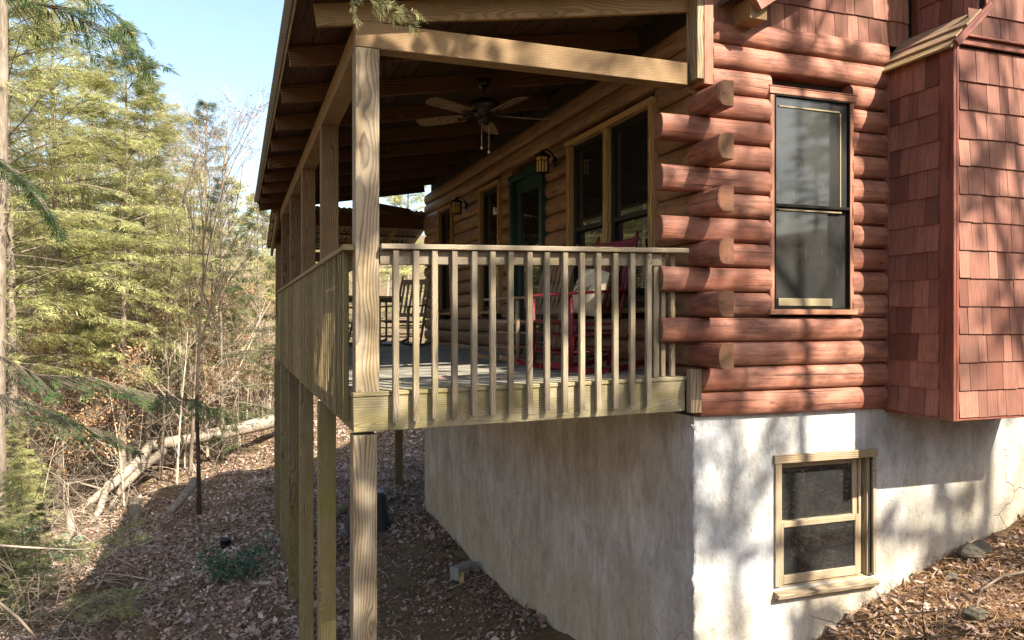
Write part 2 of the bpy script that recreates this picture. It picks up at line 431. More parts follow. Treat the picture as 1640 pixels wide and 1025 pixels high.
M['rock'] = simple('grey_rock', (.155, .14, .105), .95, 0, .5, 9, .2, .8)
M['blind'] = simple('cream_blind', (.42, .38, .28), .8, 0, .1)
M['sashline'] = simple('faded_sash_wood', (.27, .215, .12), .7, 0, .3)
M['cellarglass'] = glass_mat('cellar_glass', (.010, .011, .011), .07, .03)
M['white'] = simple('white_pull', (.7, .68, .6), .5)
M['hemlock'] = foliage_mat('hemlock_needles', (.25, .27, .085), (.48, .485, .19), (.70, .66, .37), .5)
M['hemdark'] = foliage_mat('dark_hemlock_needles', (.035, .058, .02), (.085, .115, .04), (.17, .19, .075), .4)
M['boughgreen'] = foliage_mat('green_hemlock_bough', (.04, .085, .03), (.085, .155, .05), (.17, .24, .085), .4)  # greener needle colour of the near boughs
M['pine'] = foliage_mat('pine_needles', (.13, .17, .05), (.24, .27, .085), (.36, .36, .15))
M['brownleaf'] = foliage_mat('dry_beech_leaves', (.26, .13, .06), (.42, .25, .13), (.55, .38, .23), .3)
M['greenleaf'] = foliage_mat('laurel_leaves', (.07, .14, .085), (.12, .22, .13), (.2, .3, .18), .2)
M['litter'] = foliage_mat('fallen_leaves', (.17, .10, .075), (.38, .255, .195), (.62, .50, .42), .08)
M['straw'] = foliage_mat('pine_straw', (.20, .10, .05), (.40, .23, .11), (.58, .39, .21), .1)
M['twig'] = simple('dry_twig_bark', (.20, .16, .12), .9, 0, .35, 6, .1)
M['twigpale'] = simple('pale_dead_twig', (.52, .44, .33), .9, 0, .3, 6, .1)
M['twigmid'] = simple('weathered_branch_bark', (.27, .22, .16), .9, 0, .45, 8, .1)
M['bark'] = bark_mat('grey_bark', (.09, .07, .05), (.27, .225, .175))
M['barkpale'] = bark_mat('pale_bark', (.16, .13, .10), (.44, .37, .29))
M['darkbark'] = bark_mat('dark_bark', (.018, .013, .009), (.06, .045, .032))
M['barkmoss'] = bark_mat('mossy_bark', (.07, .055, .04), (.22, .19, .14), .8)
M['soil'] = ground_mat()

# ------------------------------------------------------------------ the ground
def sstep(x, a, b):
    t = np.clip((x - a) / (b - a), 0, 1); return t*t*(3-2*t)

def terr(x, y):
    x = np.asarray(x, float); y = np.asarray(y, float)
    A = -4.06 + .225*x
    A = np.where(x < -11, -4.06 - 2.475 + .02*(x+11), A)
    A = A + np.clip(-16-x, 0, None)*.27
    A = np.where(x > 6, A - .06*(x-6), A)
    B = np.clip(.45 + .17*(x-3.14), 0, 1.3) * (1 - sstep(y, 4.9, 9.0))
    Cc = 2.2*(1 - sstep(y, -1.0, 3.2))
    D = .035*np.clip(y-30, 0, None) + .05*np.clip(y-70, 0, None)
    nz = (.07*np.sin(1.3*x+.7*y) + .05*np.sin(2.9*x-1.7*y+1) + .03*np.sin(5.3*x+4.1*y+2))
    near = np.exp(-((x-3.5)**2)/4)*(np.abs(y-9) < 6)
    return A + B + Cc + D + nz*(1-.6*near)
def tz(x, y): return float(terr(x, y))

def axis(lo, hi, c0, c1, fine, n):
    a = list(np.arange(c0, c1+1e-6, fine)); s = fine
    x = c0
    while x > lo: s *= 1.25; x -= s; a.insert(0, max(x, lo))
    s = fine; x = c1
    while x < hi: s *= 1.25; x += s; a.append(min(x, hi))
    return np.array(a)
gx = axis(-500, 500, -10, 9, .25, 0); gy = axis(-300, 700, 1, 32, .25, 0)
GX, GY = np.meshgrid(gx, gy); GZ = terr(GX, GY)
nx, ny = len(gx), len(gy)
GZ = GZ + np.random.default_rng(3).normal(0, .012, GZ.shape)
g = MB()
g.v = list(zip(GX.ravel().tolist(), GY.ravel().tolist(), GZ.ravel().tolist())); g.n = nx*ny
g.f = [(j*nx+i, j*nx+i+1, (j+1)*nx+i+1, (j+1)*nx+i) for j in range(ny-1) for i in range(nx-1)]
g.sm = [True]*len(g.f)
tag(g.build('ground', M['soil']), kind='structure')

# ------------------------------------------------------------------ the cabin
D = 4.86            # gable wall line (Y)
XW = 3.14           # porch-side wall line (X)
YE = 13.4           # far end of the cabin
LP = .1825          # log course height
ZB = -.71           # underside of the lowest log
cabin = empty('log_cabin', (XW, D, tz(XW, D)), 'red stained log cabin with shingled chimney bump-out on a pale stucco basement', 'cabin')

# foundation with an opening for the cellar window
FW = dict(x0=3.90, x1=4.78, z0=-2.05, z1=-1.07)
fx = 9.6
def rect_patch(m, P, a0, a1, b0, b1, flip=False, n=1):
    vs = [P(a0,b0), P(a1,b0), P(a1,b1), P(a0,b1)]
    m.add(vs, [(3,2,1,0) if flip else (0,1,2,3)])
fm = MB()
zf0, zf1 = -5.2, -.705
P = lambda a, b: (a, D, b)
w = FW
for (a0,a1,b0,b1) in ((XW,w['x0'],zf0,zf1),(w['x1'],fx,zf0,zf1),(w['x0'],w['x1'],zf0,w['z0']),(w['x0'],w['x1'],w['z1'],zf1)):
    rect_patch(fm, P, a0, a1, b0, b1)
# reveal of the opening
dd = .16
fm.add([(w['x0'],D,w['z0']),(w['x0'],D+dd,w['z0']),(w['x0'],D+dd,w['z1']),(w['x0'],D,w['z1'])], [(3,2,1,0)])
fm.add([(w['x1'],D,w['z0']),(w['x1'],D+dd,w['z0']),(w['x1'],D+dd,w['z1']),(w['x1'],D,w['z1'])], [(0,1,2,3)])
fm.add([(w['x0'],D,w['z1']),(w['x1'],D,w['z1']),(w['x1'],D+dd,w['z1']),(w['x0'],D+dd,w['z1'])], [(0,1,2,3)])
fm.add([(w['x0'],D,w['z0']),(w['x1'],D,w['z0']),(w['x1'],D+dd,w['z0']),(w['x0'],D+dd,w['z0'])], [(3,2,1,0)])
fm.add([(XW,D,zf0),(XW,YE,zf0),(XW,YE,zf1),(XW,D,zf1)], [(3,2,1,0)][::1])
fm.add([(XW,YE,zf0),(fx,YE,zf0),(fx,YE,zf1),(XW,YE,zf1)], [(3,2,1,0)])
fm.add([(fx,D,zf0),(fx,YE,zf0),(fx,YE,zf1),(fx,D,zf1)], [(0,1,2,3)])
fm.add([(XW,D,zf1),(fx,D,zf1),(fx,YE,zf1),(XW,YE,zf1)], [(0,1,2,3)])
fm.build('foundation_wall', M['stucco'], cabin)
# lumpy trowelled edge down the corner
ce = MB(); pts = []; rd = []
zz = -4.0
while zz < -.72:
    pts.append((XW+.012+random.uniform(-.008,.008), D+.012+random.uniform(-.008,.008), zz)); rd.append(random.uniform(.016,.03)); zz += .045
ce.tube(pts, rd, 7)
ce.build('stucco_corner', M['stucco'], cabin)

# dark core behind the logs (blocks the view between them)
cm = MB(); cm.box((XW+.10, D+.06, ZB), (fx, YE-.05, 2.5)); cm.build('wall_core', M['core'], cabin)

_lc = {}
def log_mesh(L, mat, seed, flip):
    """D-shaped log: round face towards local -Y, flat back, grain along X"""
    k = (round(L,3), mat.name, seed, flip)
    if k in _lc: return _lc[k]
    r2 = random.Random(seed*77+int(L*100))
    h = LP*.985; n = 12; nseg = max(2, int(L/.3))
    prof = []
    for i in range(n+1):
        a = math.pi*(i/n - .5); prof.append((-.066*(math.cos(a)**.60), h/2*math.sin(a)))
    vs = []; m = MB(); cols = len(prof)
    for s in range(nseg+1):
        x = -L/2 + L*s/nseg; b = 1 + r2.uniform(-.05,.05); dz = r2.uniform(-.002,.002)
        for (y,z) in prof: vs.append((x, y*b, z+dz))
    fs = []
    for s in range(nseg):
        for i in range(cols-1):
            a = s*cols+i; fs.append((a, a+cols, a+cols+1, a+1))
    m.add(vs, fs, True)
    back = .058
    for s, d2 in ((0, 1), (nseg, -1)):
        ring = [vs[s*cols+i] for i in range(cols)] + [(vs[s*cols][0], back, h/2), (vs[s*cols][0], back, -h/2)]
        idx = list(range(len(ring)))
        m.add(ring, [tuple(idx if d2 == 1 else reversed(idx))])
    m.add([(-L/2,back,-h/2),(L/2,back,-h/2),(L/2,back,h/2),(-L/2,back,h/2)], [(3,2,1,0)])
    m.add([(-L/2,0,h/2),(L/2,0,h/2),(L/2,back,h/2),(-L/2,back,h/2)], [(0,1,2,3)])
    m.add([(-L/2,0,-h/2),(L/2,0,-h/2),(L/2,back,-h/2),(-L/2,back,-h/2)], [(3,2,1,0)])
    _lc[k] = m.mesh('log', mat); return _lc[k]

def log_x(x0, x1, z, mat=None):      # gable log, round face towards -Y
    o = bpy.data.objects.new('log', log_mesh(x1-x0, mat or M['redlog'], random.randint(0,5), 0))
    return link(o, cabin, Matrix.Translation(((x0+x1)/2, D, z)))
def log_y(y0, y1, z, mat=None):      # porch-wall log, round face towards -X
    o = bpy.data.objects.new('log', log_mesh(y1-y0, mat or M['brownlog'], random.randint(0,5), 1))
    return link(o, cabin, Matrix.Translation((XW+.055, (y0+y1)/2, z)) @ Matrix.Rotation(-math.pi/2, 4, 'Z'))
def endcap(px, py, z, face):
    """saw-cut end grain on a projecting log end"""
    m = MB(); h = LP*.985; n = 12; ring = []
    for i in range(n+1):
        a = math.pi*(i/n-.5); ring.append((-.063*(math.cos(a)**.60), h/2*.985*math.sin(a)))
    ring += [(.056, h/2*.985), (.056, -h/2*.985)]
    if face == 'y': vs = [(px+y, py, z+zz) for y, zz in ring] + [(px+y, py+.004, z+zz) for y, zz in ring]
    else: vs = [(px, py+y, z+zz) for y, zz in ring] + [(px+.004, py+y, z+zz) for y, zz in ring]
    k = len(ring)
    fs = [tuple(range(k)) if face == 'y' else tuple(reversed(range(k)))] + [(i, (i+1)%k, (i+1)%k+k, i+k) for i in range(k)]
    m.add(vs, fs)
    return m

# openings in the two walls (outer trim lines)
GWIN = (3.762, 4.55, .04, 1.745)
PW = [(5.40, 7.08, .06, 1.765), (7.73, 8.80, -.45, 1.72), (9.19, 10.05, .08, 1.765), (11.46, 12.30, .08, 1.785)]
XCH = 4.91   # left face of the chimney bump-out
for k in range(16):
    z = ZB + LP*(k+.5); lo, hi = z-LP/2, z+LP/2
    xs = 3.165 if k < 2 else (2.845 if (k % 2 == 1 and 3 <= k <= 11) else 3.262)
    xe = XCH - .005
    if lo < GWIN[3]-.03 and hi > GWIN[2]+.03:
        segs = [(xs, GWIN[0]+.012), (GWIN[1]-.012, xe)]
    else: segs = [(xs, xe)]
    for (a, b) in segs:
        o = log_x(a, b, z)
        if xs < 3 and a == xs:
            endcap(a-.0042, D, z, 'x').build('log_end', M['endgrain'], o, (a, D, z))
    # porch wall
    if k == 0: continue
    ys = 4.545 if (k % 2 == 0 and 2 <= k <= 12) else 4.925
    runs = []; y = ys
    for (a, b, c0, c1) in PW:
        if lo < c1-.03 and hi > c0+.03:
            runs.append((y, a+.012)); y = b-.012
    runs.append((y, YE))
    for i, (a, b) in enumerate(runs):
        first = (i == 0 and ys < 4.6)
        if first: log_y(4.932, b, z); b = 4.930
        o = log_y(a, b, z, M['redlog'] if first else M['brownlog'])
        if first: endcap(XW+.055, a-.0042, z, 'y').build('log_end', M['endgrain'], o, (XW, a, z))

# windows: trim, sashes, panes, all parts of the cabin
def window(kind, a0, a1, z0, z1, trim, sash, glass, s=.045, sill=True, out=.045, tw=.06, mullion=None, po=0.0, rails=(.05, .06, .022)):
    def B(name, u0, u1, o0, o1, b0, b1, mat, par):
        if kind == 'g': return abox(name, (u0, D-o1, b0), (u1, D-o0, b1), mat, par)
        return abox(name, (XW-o1, u0, b0), (XW-o0, u1, b1), mat, par)
    base = Vector(((a0+a1)/2, D, z0)) if kind == 'g' else Vector((XW, (a0+a1)/2, z0))
    win = bpy.data.objects.new('window', None); win.empty_display_size = .1
    link(win, cabin, Matrix.Translation(base))
    B('frame', a0, a0+tw, -.04, out, z0+.04, z1-.05, trim, win); B('frame', a1-tw, a1, -.04, out, z0+.04, z1-.05, trim, win)
    B('frame', a0-.012, a1+.012, -.04, out+.012, z1-.05, z1, trim, win)
    if sill: B('sill', a0-.015, a1+.015, -.04, out+.025, z0, z0+.04, trim, win)
    cells = [(a0+tw, a1-tw)]
    if mullion:
        B('mullion', mullion-.035, mullion+.035, -.04, out-.004, z0+.04, z1-.05, trim, win); cells = [(a0+tw, mullion-.035), (mullion+.035, a1-tw)]
    for (c0, c1) in cells:
        mid = (z0+z1)/2 - .03
        rt, rb, rm_ = rails
        B('sash', c0, c0+s, po-.045, po-.01, z0+.04, z1-.05, sash, win); B('sash', c1-s, c1, po-.045, po-.01, z0+.04, z1-.05, sash, win)
        B('sash', c0+s, c1-s, po-.045, po-.01, z1-.05-rt, z1-.05, sash, win); B('sash', c0+s, c1-s, po-.045, po-.01, z0+.04, z0+.04+rb, sash, win)
        B('sash', c0+s, c1-s, po-.045, po-.006, mid-rm_, mid+rm_, sash, win)
        B('pane', c0+s, c1-s, po-.052, po-.034, mid+rm_, z1-.05-rt, glass, win)
        B('pane', c0+s, c1-s, po-.058, po-.046, z0+.04+rb, mid-rm_, glass, win)
    return win, B

# gable window: red trim, insect screen and pale sash lines behind it
gw, GB = window('g', *GWIN, M['winttrim'], M['blackmetal'], M['dustyglass'], out=.058, tw=.04, s=.010, po=.075, rails=(.012, .012, .012))
GB('head_drip', GWIN[0]-.02, GWIN[1]+.02, -.03, .07, GWIN[3]+.001, GWIN[3]+.013, M['redtrim'], gw)
a0, a1, z0, z1 = GWIN
GB('sash_line', a0+.085, a1-.135, +.042, .050, z1-.140, z1-.127, M['sashline'], gw)
GB('sash_line', a1-.130, a1-.117, +.042, .050, z0+.80, z1-.140, M['sashline'], gw)
GB('sash_line', a0+.085, a1-.115, +.042, .052, z0+.785, z0+.80, M['sashline'], gw)
GB('blind', a0+.085, a1-.20, +.030, .045, z0+.065, z0+.125, M['sashline'], gw)
window('p', 5.40, 7.08, .06, 1.765, M['trim_tan'], M['blackmetal'], M['glass'], mullion=6.24)
window('p', 9.19, 10.05, .08, 1.765, M['trim_tan'], M['blackmetal'], M['glass'])
window('p', 11.46, 12.30, .08, 1.785, M['trim_tan'], M['blackmetal'], M['glass'])

# the green glazed door
def PB(name, y0, y1, o0, o1, b0, b1, mat, par): return abox(name, (XW-o1, y0, b0), (XW-o0, y1, b1), mat, par)
dl = bpy.data.objects.new('door', None); link(dl, cabin, Matrix.Translation((XW, 8.26, -.42)))
y0, y1, z0, z1 = 7.73, 8.80, -.42, 1.72
PB('door_frame', y0, y0+.085, -.05, .05, z0, z1-.08, M['doorgreen'], dl); PB('door_frame', y1-.085, y1, -.05, .05, z0, z1-.08, M['doorgreen'], dl)
PB('door_frame', y0-.01, y1+.01, -.05, .055, z1-.08, z1, M['doorgreen'], dl)
PB('stile', y0+.085, y0+.215, -.06, -.02, z0+.02, z1-.08, M['doorgreen'], dl); PB('stile', y1-.215, y1-.085, -.06, -.02, z0+.02, z1-.08, M['doorgreen'], dl)
PB('stile', y0+.215, y1-.215, -.06, -.02, z1-.24, z1-.08, M['doorgreen'], dl); PB('stile', y0+.215, y1-.215, -.06, -.02, z0+.02, z0+.26, M['doorgreen'], dl)
PB('pane', y0+.215, y1-.215, -.055, -.035, z0+.26, z1-.24, M['glass'], dl)
PB('threshold', y0, y1, -.03, .09, z0-.03, z0+.015, M['deck'], dl)
hm = MB(); hm.lathe([(0,0),(.028,.006),(.03,.03),(.02,.045),(0,.05)], (0,0,0), 12)
hob = link(bpy.data.objects.new('handle', hm.mesh('handle', M['fanmetal'])), dl, Matrix.Translation((XW+.02, y0+.15, .52)) @ Matrix.Rotation(-math.pi/2, 4, 'Y'))

# cellar window set in the foundation: wooden casing, two sashes, sloping sill
cw = bpy.data.objects.new('cellar_window', None); link(cw, cabin, Matrix.Translation((4.33, D, -2.1)))
def CB(name, x0, x1, o0, o1, b0, b1, mat): return abox(name, (x0, D-o1, b0), (x1, D-o0, b1), mat, cw)
CW = M['cellar_wood']
CB('frame', 3.84, 3.90, -.02, .02, -2.02, -1.09, CW); CB('frame', 4.78, 4.815, -.02, .02, -2.02, -1.09, CW)
CB('frame', 3.83, 4.822, -.02, .026, -1.09, -1.025, CW)
CB('jamb', 3.902, 3.922, -.155, -.022, -2.04, -1.075, CW); CB('jamb', 4.757, 4.777, -.155, -.022, -2.04, -1.075, CW)
CB('jamb', 3.922, 4.757, -.155, -.022, -1.095, -1.075, CW)
board('sill', (3.835, D+.045, -2.065), (4.80, D+.045, -2.065), .22, .036, CW, cw, up=(0,-.22,1))
CB('apron', 3.84, 4.80, -.0, .02, -2.13, -2.095, CW)
for (b0, b1, o) in ((-1.60, -1.10, -.075), (-2.035, -1.555, -.045)):
    s = .045
    CB('sash', 3.925, 3.925+s, o-.035, o, b0, b1, CW); CB('sash', 4.66, 4.66+s, o-.035, o, b0, b1, CW)
    CB('sash', 3.925+s, 4.66, o-.035, o, b1-.045, b1, CW); CB('sash', 3.925+s, 4.66, o-.035, o, b0, b0+(.045 if b0 > -1.8 else .07), CW)
    CB('pane', 3.925+s, 4.66, o-.024, o-.014, b0+.045, b1-.045, M['cellarglass'])
CB('track', 4.71, 4.735, -.15, -.06, -2.03, -1.10, CW)

# ---- shingles
_sc = {}
def shingle_mesh(w, h):
    k = (round(w,3), round(h,3))
    if k in _sc: return _sc[k]
    m = MB(); t0, t1 = .006, .021
    x0, x1 = -w/2, w/2
    m.add([(x0,-t1,0),(x1,-t1,0),(x1,0,0),(x0,0,0),(x0,-t0,h),(x1,-t0,h),(x1,0,h),(x0,0,h)],
          [(3,2,1,0),(4,5,6,7),(0,1,5,4),(1,2,6,5),(2,3,7,6),(3,0,4,7)])
    _sc[k] = m.mesh('shingle', M['shingle']); return _sc[k]

def shingle_rows(face, fixed, a0, a1, zrows, parent, clip=None, widths=(.085,.105,.125,.145,.165,.19)):
    """rows of split shingles. face 'f': looks towards -Y at Y=fixed; 'l': looks towards -X at X=fixed"""
    for (zb, zt) in zrows:
        a = a0
        while a < a1-.02:
            w = random.choice(widths)
            if a + w > a1 - .05: w = a1 - a
            jz = random.uniform(-.003, .003) if random.random() < .9 else random.uniform(-.009, .004)
            zt2 = zt + .035
            mid = a + w/2
            if clip is None or clip(mid, zb):
                me = shingle_mesh(w-random.choice((.003,.004,.006)), zt2-zb)
                o = bpy.data.objects.new('shingle', me)
                if face == 'f': mt = Matrix.Translation((mid, fixed-.006, zb+jz)) @ Matrix.Rotation(random.uniform(-.008,.008), 4, 'Y') @ Matrix.Rotation(random.uniform(-.006,.012), 4, 'X')
                else: mt = Matrix.Translation((fixed-.006, mid, zb+jz)) @ Matrix.Rotation(-math.pi/2, 4, 'Z') @ Matrix.Rotation(random.uniform(-.008,.008), 4, 'Y')
                link(o, parent, mt)
            a += w

# upper gable shingle siding, following the roof pitch
PITCH = .6875
def fly_z(x): return 2.17 + PITCH*(x-3.44)
gs = MB()
gs.add([(3.28, D+.02, 2.215), (XCH+.6, D+.02, 2.215), (XCH+.6, D+.02, 4.2), (5.6, D+.02, 4.2), (3.28, D+.02, 2.6)], [(0,1,2,3,4)])
gsid = gs.build('shingle_siding', M['core'], cabin, (4.0, D+.02, 2.2))
rowsU = [(2.205+.205*i, 2.205+.205*(i+1)) for i in range(6)]
shingle_rows('f', D+.015, 3.26, 5.16, rowsU, gsid, clip=lambda x, z: z < fly_z(x)+.30)

# chimney bump-out (chase)
YC = 4.22; XR = 6.25; ZCB = -.712
ch = MB(); ch.box((XCH, YC, ZCB), (XR, D+.04, 2.04))
ch.box((5.21, YC+.001, 2.04), (XR-.001, D+.04, 5.2))
chase = ch.build('chimney_chase', M['core'], cabin, (5.5, YC+.3, ZCB))
pit = .2045
rowsF = [(ZCB+pit*i - (.004 if i else 0), ZCB+pit*(i+1)) for i in range(13)]
shingle_rows('f', YC, XCH+.03, XR-.02, rowsF, chase)
shingle_rows('l', XCH, YC+.105, D-.075, rowsF, chase)
rowsT = [(2.04+pit*i, 2.04+pit*(i+1)) for i in range(7)]
shingle_rows('f', YC, XCH+.04, XR-.02, rowsT, chase, clip=lambda x, z: x > 5.2 or z+.10 < 2.03+(x-XCH)*.92)
shingle_rows('l', 5.21, YC+.03, D-.085, [(2.30+pit*i, 2.30+pit*(i+1)) for i in range(6)], chase)
abox('corner_board', (XCH-.028, YC-.026, ZCB-.02), (XCH-.003, YC+.10, 2.02), M['redtrim'], chase)
abox('corner_board', (XCH-.002, YC-.027, ZCB-.02), (XCH+.024, YC-.003, 2.02), M['redtrim'], chase)
abox('corner_board', (XCH-.026, D-.075, ZCB+.0), (XCH-.002, D-.01, 1.99), M['redtrim'], chase)
abox('corner_board', (5.183, D-.085, 2.26), (5.207, D-.01, 4.6), M['redtrim'], chase)
abox('bottom_board', (XCH-.002, YC-.018, ZCB-.022), (XR, D-.02, ZCB-.004), M['redtrim'], chase)
board('belt_trim', (XCH+.02, YC-.034, 2.02), (XR, YC-.034, 2.02), .02, .05, M['redtrim'], chase)
board('belt_trim', (XCH+.02, YC-.045, 2.055), (XR, YC-.045, 2.055), .05, .016, M['redtrim'], chase)
# gable-end infill behind the shoulder roof and its mossy boards
sh = MB(); sh.add([(XCH, YC+.004, 2.0), (5.215, YC+.004, 2.0), (5.215, YC+.004, 2.31)], [(0,1,2)])
sh.add([(XCH, D, 2.0), (5.215, D, 2.0), (5.215, D, 2.31)], [(2,1,0)]); sh.build('shoulder_panel', M['core'], chase, (5.1, D, 2))
dirv = Vector((1, 0, .92)).normalized(); nrm = Vector((-.92, 0, 1)).normalized()
for i, (s0, off, y_) in enumerate(((-.09, .0, 0), (.02, .016, .02), (.13, .030, -.01))):
    c0 = Vector((XCH+.0, 0, 2.02)) + dirv*(s0+.085) + nrm*(.012+off)
    board('roof_board', (c0.x, YC-.05+y_, c0.z), (c0.x, D-.012, c0.z), .19, .018, M['roofboard'], chase, up=nrm)
pa = Vector((XCH-.05, YC-.062, 1.985)); pb = pa + dirv*.47
board('rake_trim', pa, pb, .03, .055, M['redtrim'], chase, up=nrm)

# main roof: sloped slab, fly rafter, lookout, soffit boards
def roof_z(x): return fly_z(x) + .20
rm = MB()
x0r, x1r = 3.34, 6.75
for (xa, xb, za, zb) in ((x0r, x1r, roof_z(x0r), roof_z(x1r)), (x1r, 10.2, roof_z(x1r), roof_z(x0r))):
    y0r, y1r = 4.53, 13.7; th = .04
    rm.add([(xa,y0r,za),(xb,y0r,zb),(xb,y1r,zb),(xa,y1r,za),(xa,y0r,za+th),(xb,y0r,zb+th),(xb,y1r,zb+th),(xa,y1r,za+th)],
           [(3,2,1,0),(4,5,6,7),(0,1,5,4),(1,2,6,5),(2,3,7,6),(3,0,4,7)])
mroof = rm.build('main_roof', M['metalroof'], cabin, (x1r, 9, roof_z(x1r)))
upn = Vector((-PITCH, 0, 1)).normalized()
flyc = lambda x: fly_z(x) + .098
board('fly_rafter', (3.44, 4.582, flyc(3.44)), (6.7, 4.582, flyc(6.7)), .06, .19, M['winttrim'], mroof, up=upn)
abox('lookout', (3.442, 4.614, 2.15), (3.585, D+.03, 2.30), M['beam'], mroof)
abox('lookout', (5.0, 4.614, fly_z(5.0)+.02), (5.14, D-.03, fly_z(5.0)+.17), M['beam'], mroof)
# post at the corner that carries the porch beam
abox('corner_post', (3.112, 4.775, 1.735), (3.165, 4.925, 2.46), M['post'], cabin)
abox('corner_post', (3.167, 4.772, 1.70), (3.245, 4.925, 2.46), M['winttrim'], cabin)
gp = MB(); gp.box((3.25, D+.0, 2.20), (3.45, D+.05, 2.52)); gp.build('eave_block', M['redtrim'], cabin, (3.3, D, 2.2))

# ------------------------------------------------------------------ the porch
X0 = .70
porch = empty('covered_porch', (X0, D, tz(X0, D)), 'raised wooden porch with slatted railing and low tin roof along the cabin side', 'porch')
TILT = .018
def dz(x): return -.452 + TILT*(x-X0)
PY = [D, 6.90, 9.0, 11.0, 13.05, 15.1]
PT = .148
for i, y in enumerate(PY):
    a = abox('post', (X0, y, dz(X0)+.002), (X0+PT, y+PT, 1.70), M['post'] if i == 0 else M['postshade'], porch)  # posts behind the corner one have the shade in their colour
    zb = tz(X0, y) - .3
    ox = -.014 if i == 0 else -.022
    abox('support_post', (X0+ox, y+.004, zb), (X0+ox+PT, y+PT+.004, -.72), M['post'] if i == 0 else M['mossy'], porch)
# rear supports
zb = tz(3.05, 15.4)-.3
abox('support_post', (3.0, 15.3, zb), (3.14, 15.44, -.70), M['mossy'], porch)
board('brace', (2.55, 15.2, tz(2.7,15.2)-.05), (2.42, 15.25, -.7), .06, .04, M['mossy'], porch)
# beams
abox('beam', (X0, D+PT+.002, 1.702), (X0+PT, 15.3, 1.862), M['beam'], porch)
abox('tie_beam', (X0, D, 1.704), (3.085, D+PT-.02, 1.866), M['beam'], porch)
def zr(x): return 1.807 + .167*(x-.474)      # underside of the rafters
sv = Vector((1, 0, .167)).normalized(); su = Vector((-.167, 0, 1)).normalized()
RY = [D+.02] + [5.66+.975*i for i in range(8)] + [13.33]
for i, y in enumerate(RY):
    xa = .47 if i == 0 else .365
    c0 = Vector((xa, y+.02, zr(xa))) + su*.07; c1 = Vector((3.13, y+.02, zr(3.13))) + su*.07
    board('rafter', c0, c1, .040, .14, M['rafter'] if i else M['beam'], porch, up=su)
    if i:
        e = Vector((.3605, y+.02, 0)); board('rafter_end', (.3605, y+.02, zr(.36)+.002), (.3605, y+.02, zr(.36)+.139), .038, .006, M['beam'], porch, up=(1,0,0), c=.001)
# ceiling boards on top of the rafters
nb = 15; wb = (3.14-.345)/nb
for i in range(nb):
    xc = .345 + wb*(i+.5)
    p = Vector((xc, 0, zr(xc))) + su*(.1405+.009+random.uniform(0,.002))
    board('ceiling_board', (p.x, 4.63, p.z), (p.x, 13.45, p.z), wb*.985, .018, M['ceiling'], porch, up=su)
# drip edge along the eave and the corrugated roof
ze = zr(.345)+.14
board('drip_edge', (.338, 4.6, ze+.0), (.338, 13.45, ze+.0), .012, .05, M['rail'], porch)
def corrugated(name, xa, xb, za, zb, ya, yb, mat, parent, period=.068, amp=.010, along='x'):
    m = MB(); n = int((yb-ya)/period*6); vs = []
    for i in range(n+1):
        y = ya + (yb-ya)*i/n; o = amp*math.sin(2*math.pi*(y-ya)/period)
        if along == 'x': vs += [(xa, y, za+o), (xb, y, zb+o)]
        else: vs += [(y, xa, za+o), (y, xb, zb+o)]
    fs = [(2*i, 2*i+1, 2*i+3, 2*i+2) for i in range(n)]
    m.add(vs, fs, True)
    o = m.build(name, mat, parent)
    md = o.modifiers.new('thick', 'SOLIDIFY'); md.thickness = .003
    return o
corrugated('roof_panel', .278, 3.42, ze+.035-.011, ze+.035+.167*(3.42-.278)-.011, 4.58, 13.5, M['metalroof'], porch)
# cross beam at the far end, rear shed roof with purlins
abox('cross_beam', (X0+PT+.002, 13.42, 1.60), (3.12, 13.56, 1.83), M['rafter'], porch)
abox('cross_beam', (X0+PT+.002, 15.22, 1.12), (3.1, 15.34, 1.30), M['rafter'], porch)
board('brace', (2.0, 13.5, 2.02), (2.9, 13.5, 1.90), .05, .12, M['rafter'], porch)
def zbk(y): return 1.86 - .20*(y-13.5)
for x in (.66, 1.35, 2.05, 2.75):
    board('rafter', (x, 13.57, zbk(13.57)-.06), (x, 15.9, zbk(15.9)-.06), .045, .13, M['beam'], porch)
for y in (13.75, 14.3, 14.85, 15.4, 15.85):
    board('purlin', (.58, y, zbk(y)+.03), (3.3, y, zbk(y)+.03), .09, .035, M['rafter'], porch)
corrugated('roof_panel', 13.5, 16.0, zbk(13.5)+.07, zbk(16.0)+.07, .56, 3.4, M['backmetal'], porch, .09, .01, 'y')

# deck: fascia, boards, joists
def fas(p0, p1, zt0, zt1, hgt, mat, th=.04, out=0):
    board('fascia', (p0[0], p0[1], zt0-hgt/2), (p1[0], p1[1], zt1-hgt/2), th, hgt, mat, porch)
fas((X0-.012, D+.02), (3.06, D+.02), dz(X0)-.028, dz(3.06)-.028, .222, M['fascia'])
fas((X0+.008, D+.045), (X0+.008, 15.25), dz(X0)-.028, dz(X0)-.028, .222, M['mossy'])
abox('end_block', (3.065, D-.075, -.665), (3.155, D-.012, -.355), M['post'], porch)
bw = .142; y = D - .012; i = 0
while y < 15.2:
    board('deck_board', (X0-.015, y+bw/2, dz(X0)-.014), (XW-.06, y+bw/2, dz(XW)-.014), bw-.006, .028, M['deck'] if i else M['fascia'], porch)
    y += bw; i += 1
for x in (1.3, 1.95, 2.6):
    abox('joist', (x, D+.06, dz(x)-.21), (x+.04, 15.15, dz(x)-.03), M['rafter'], porch)

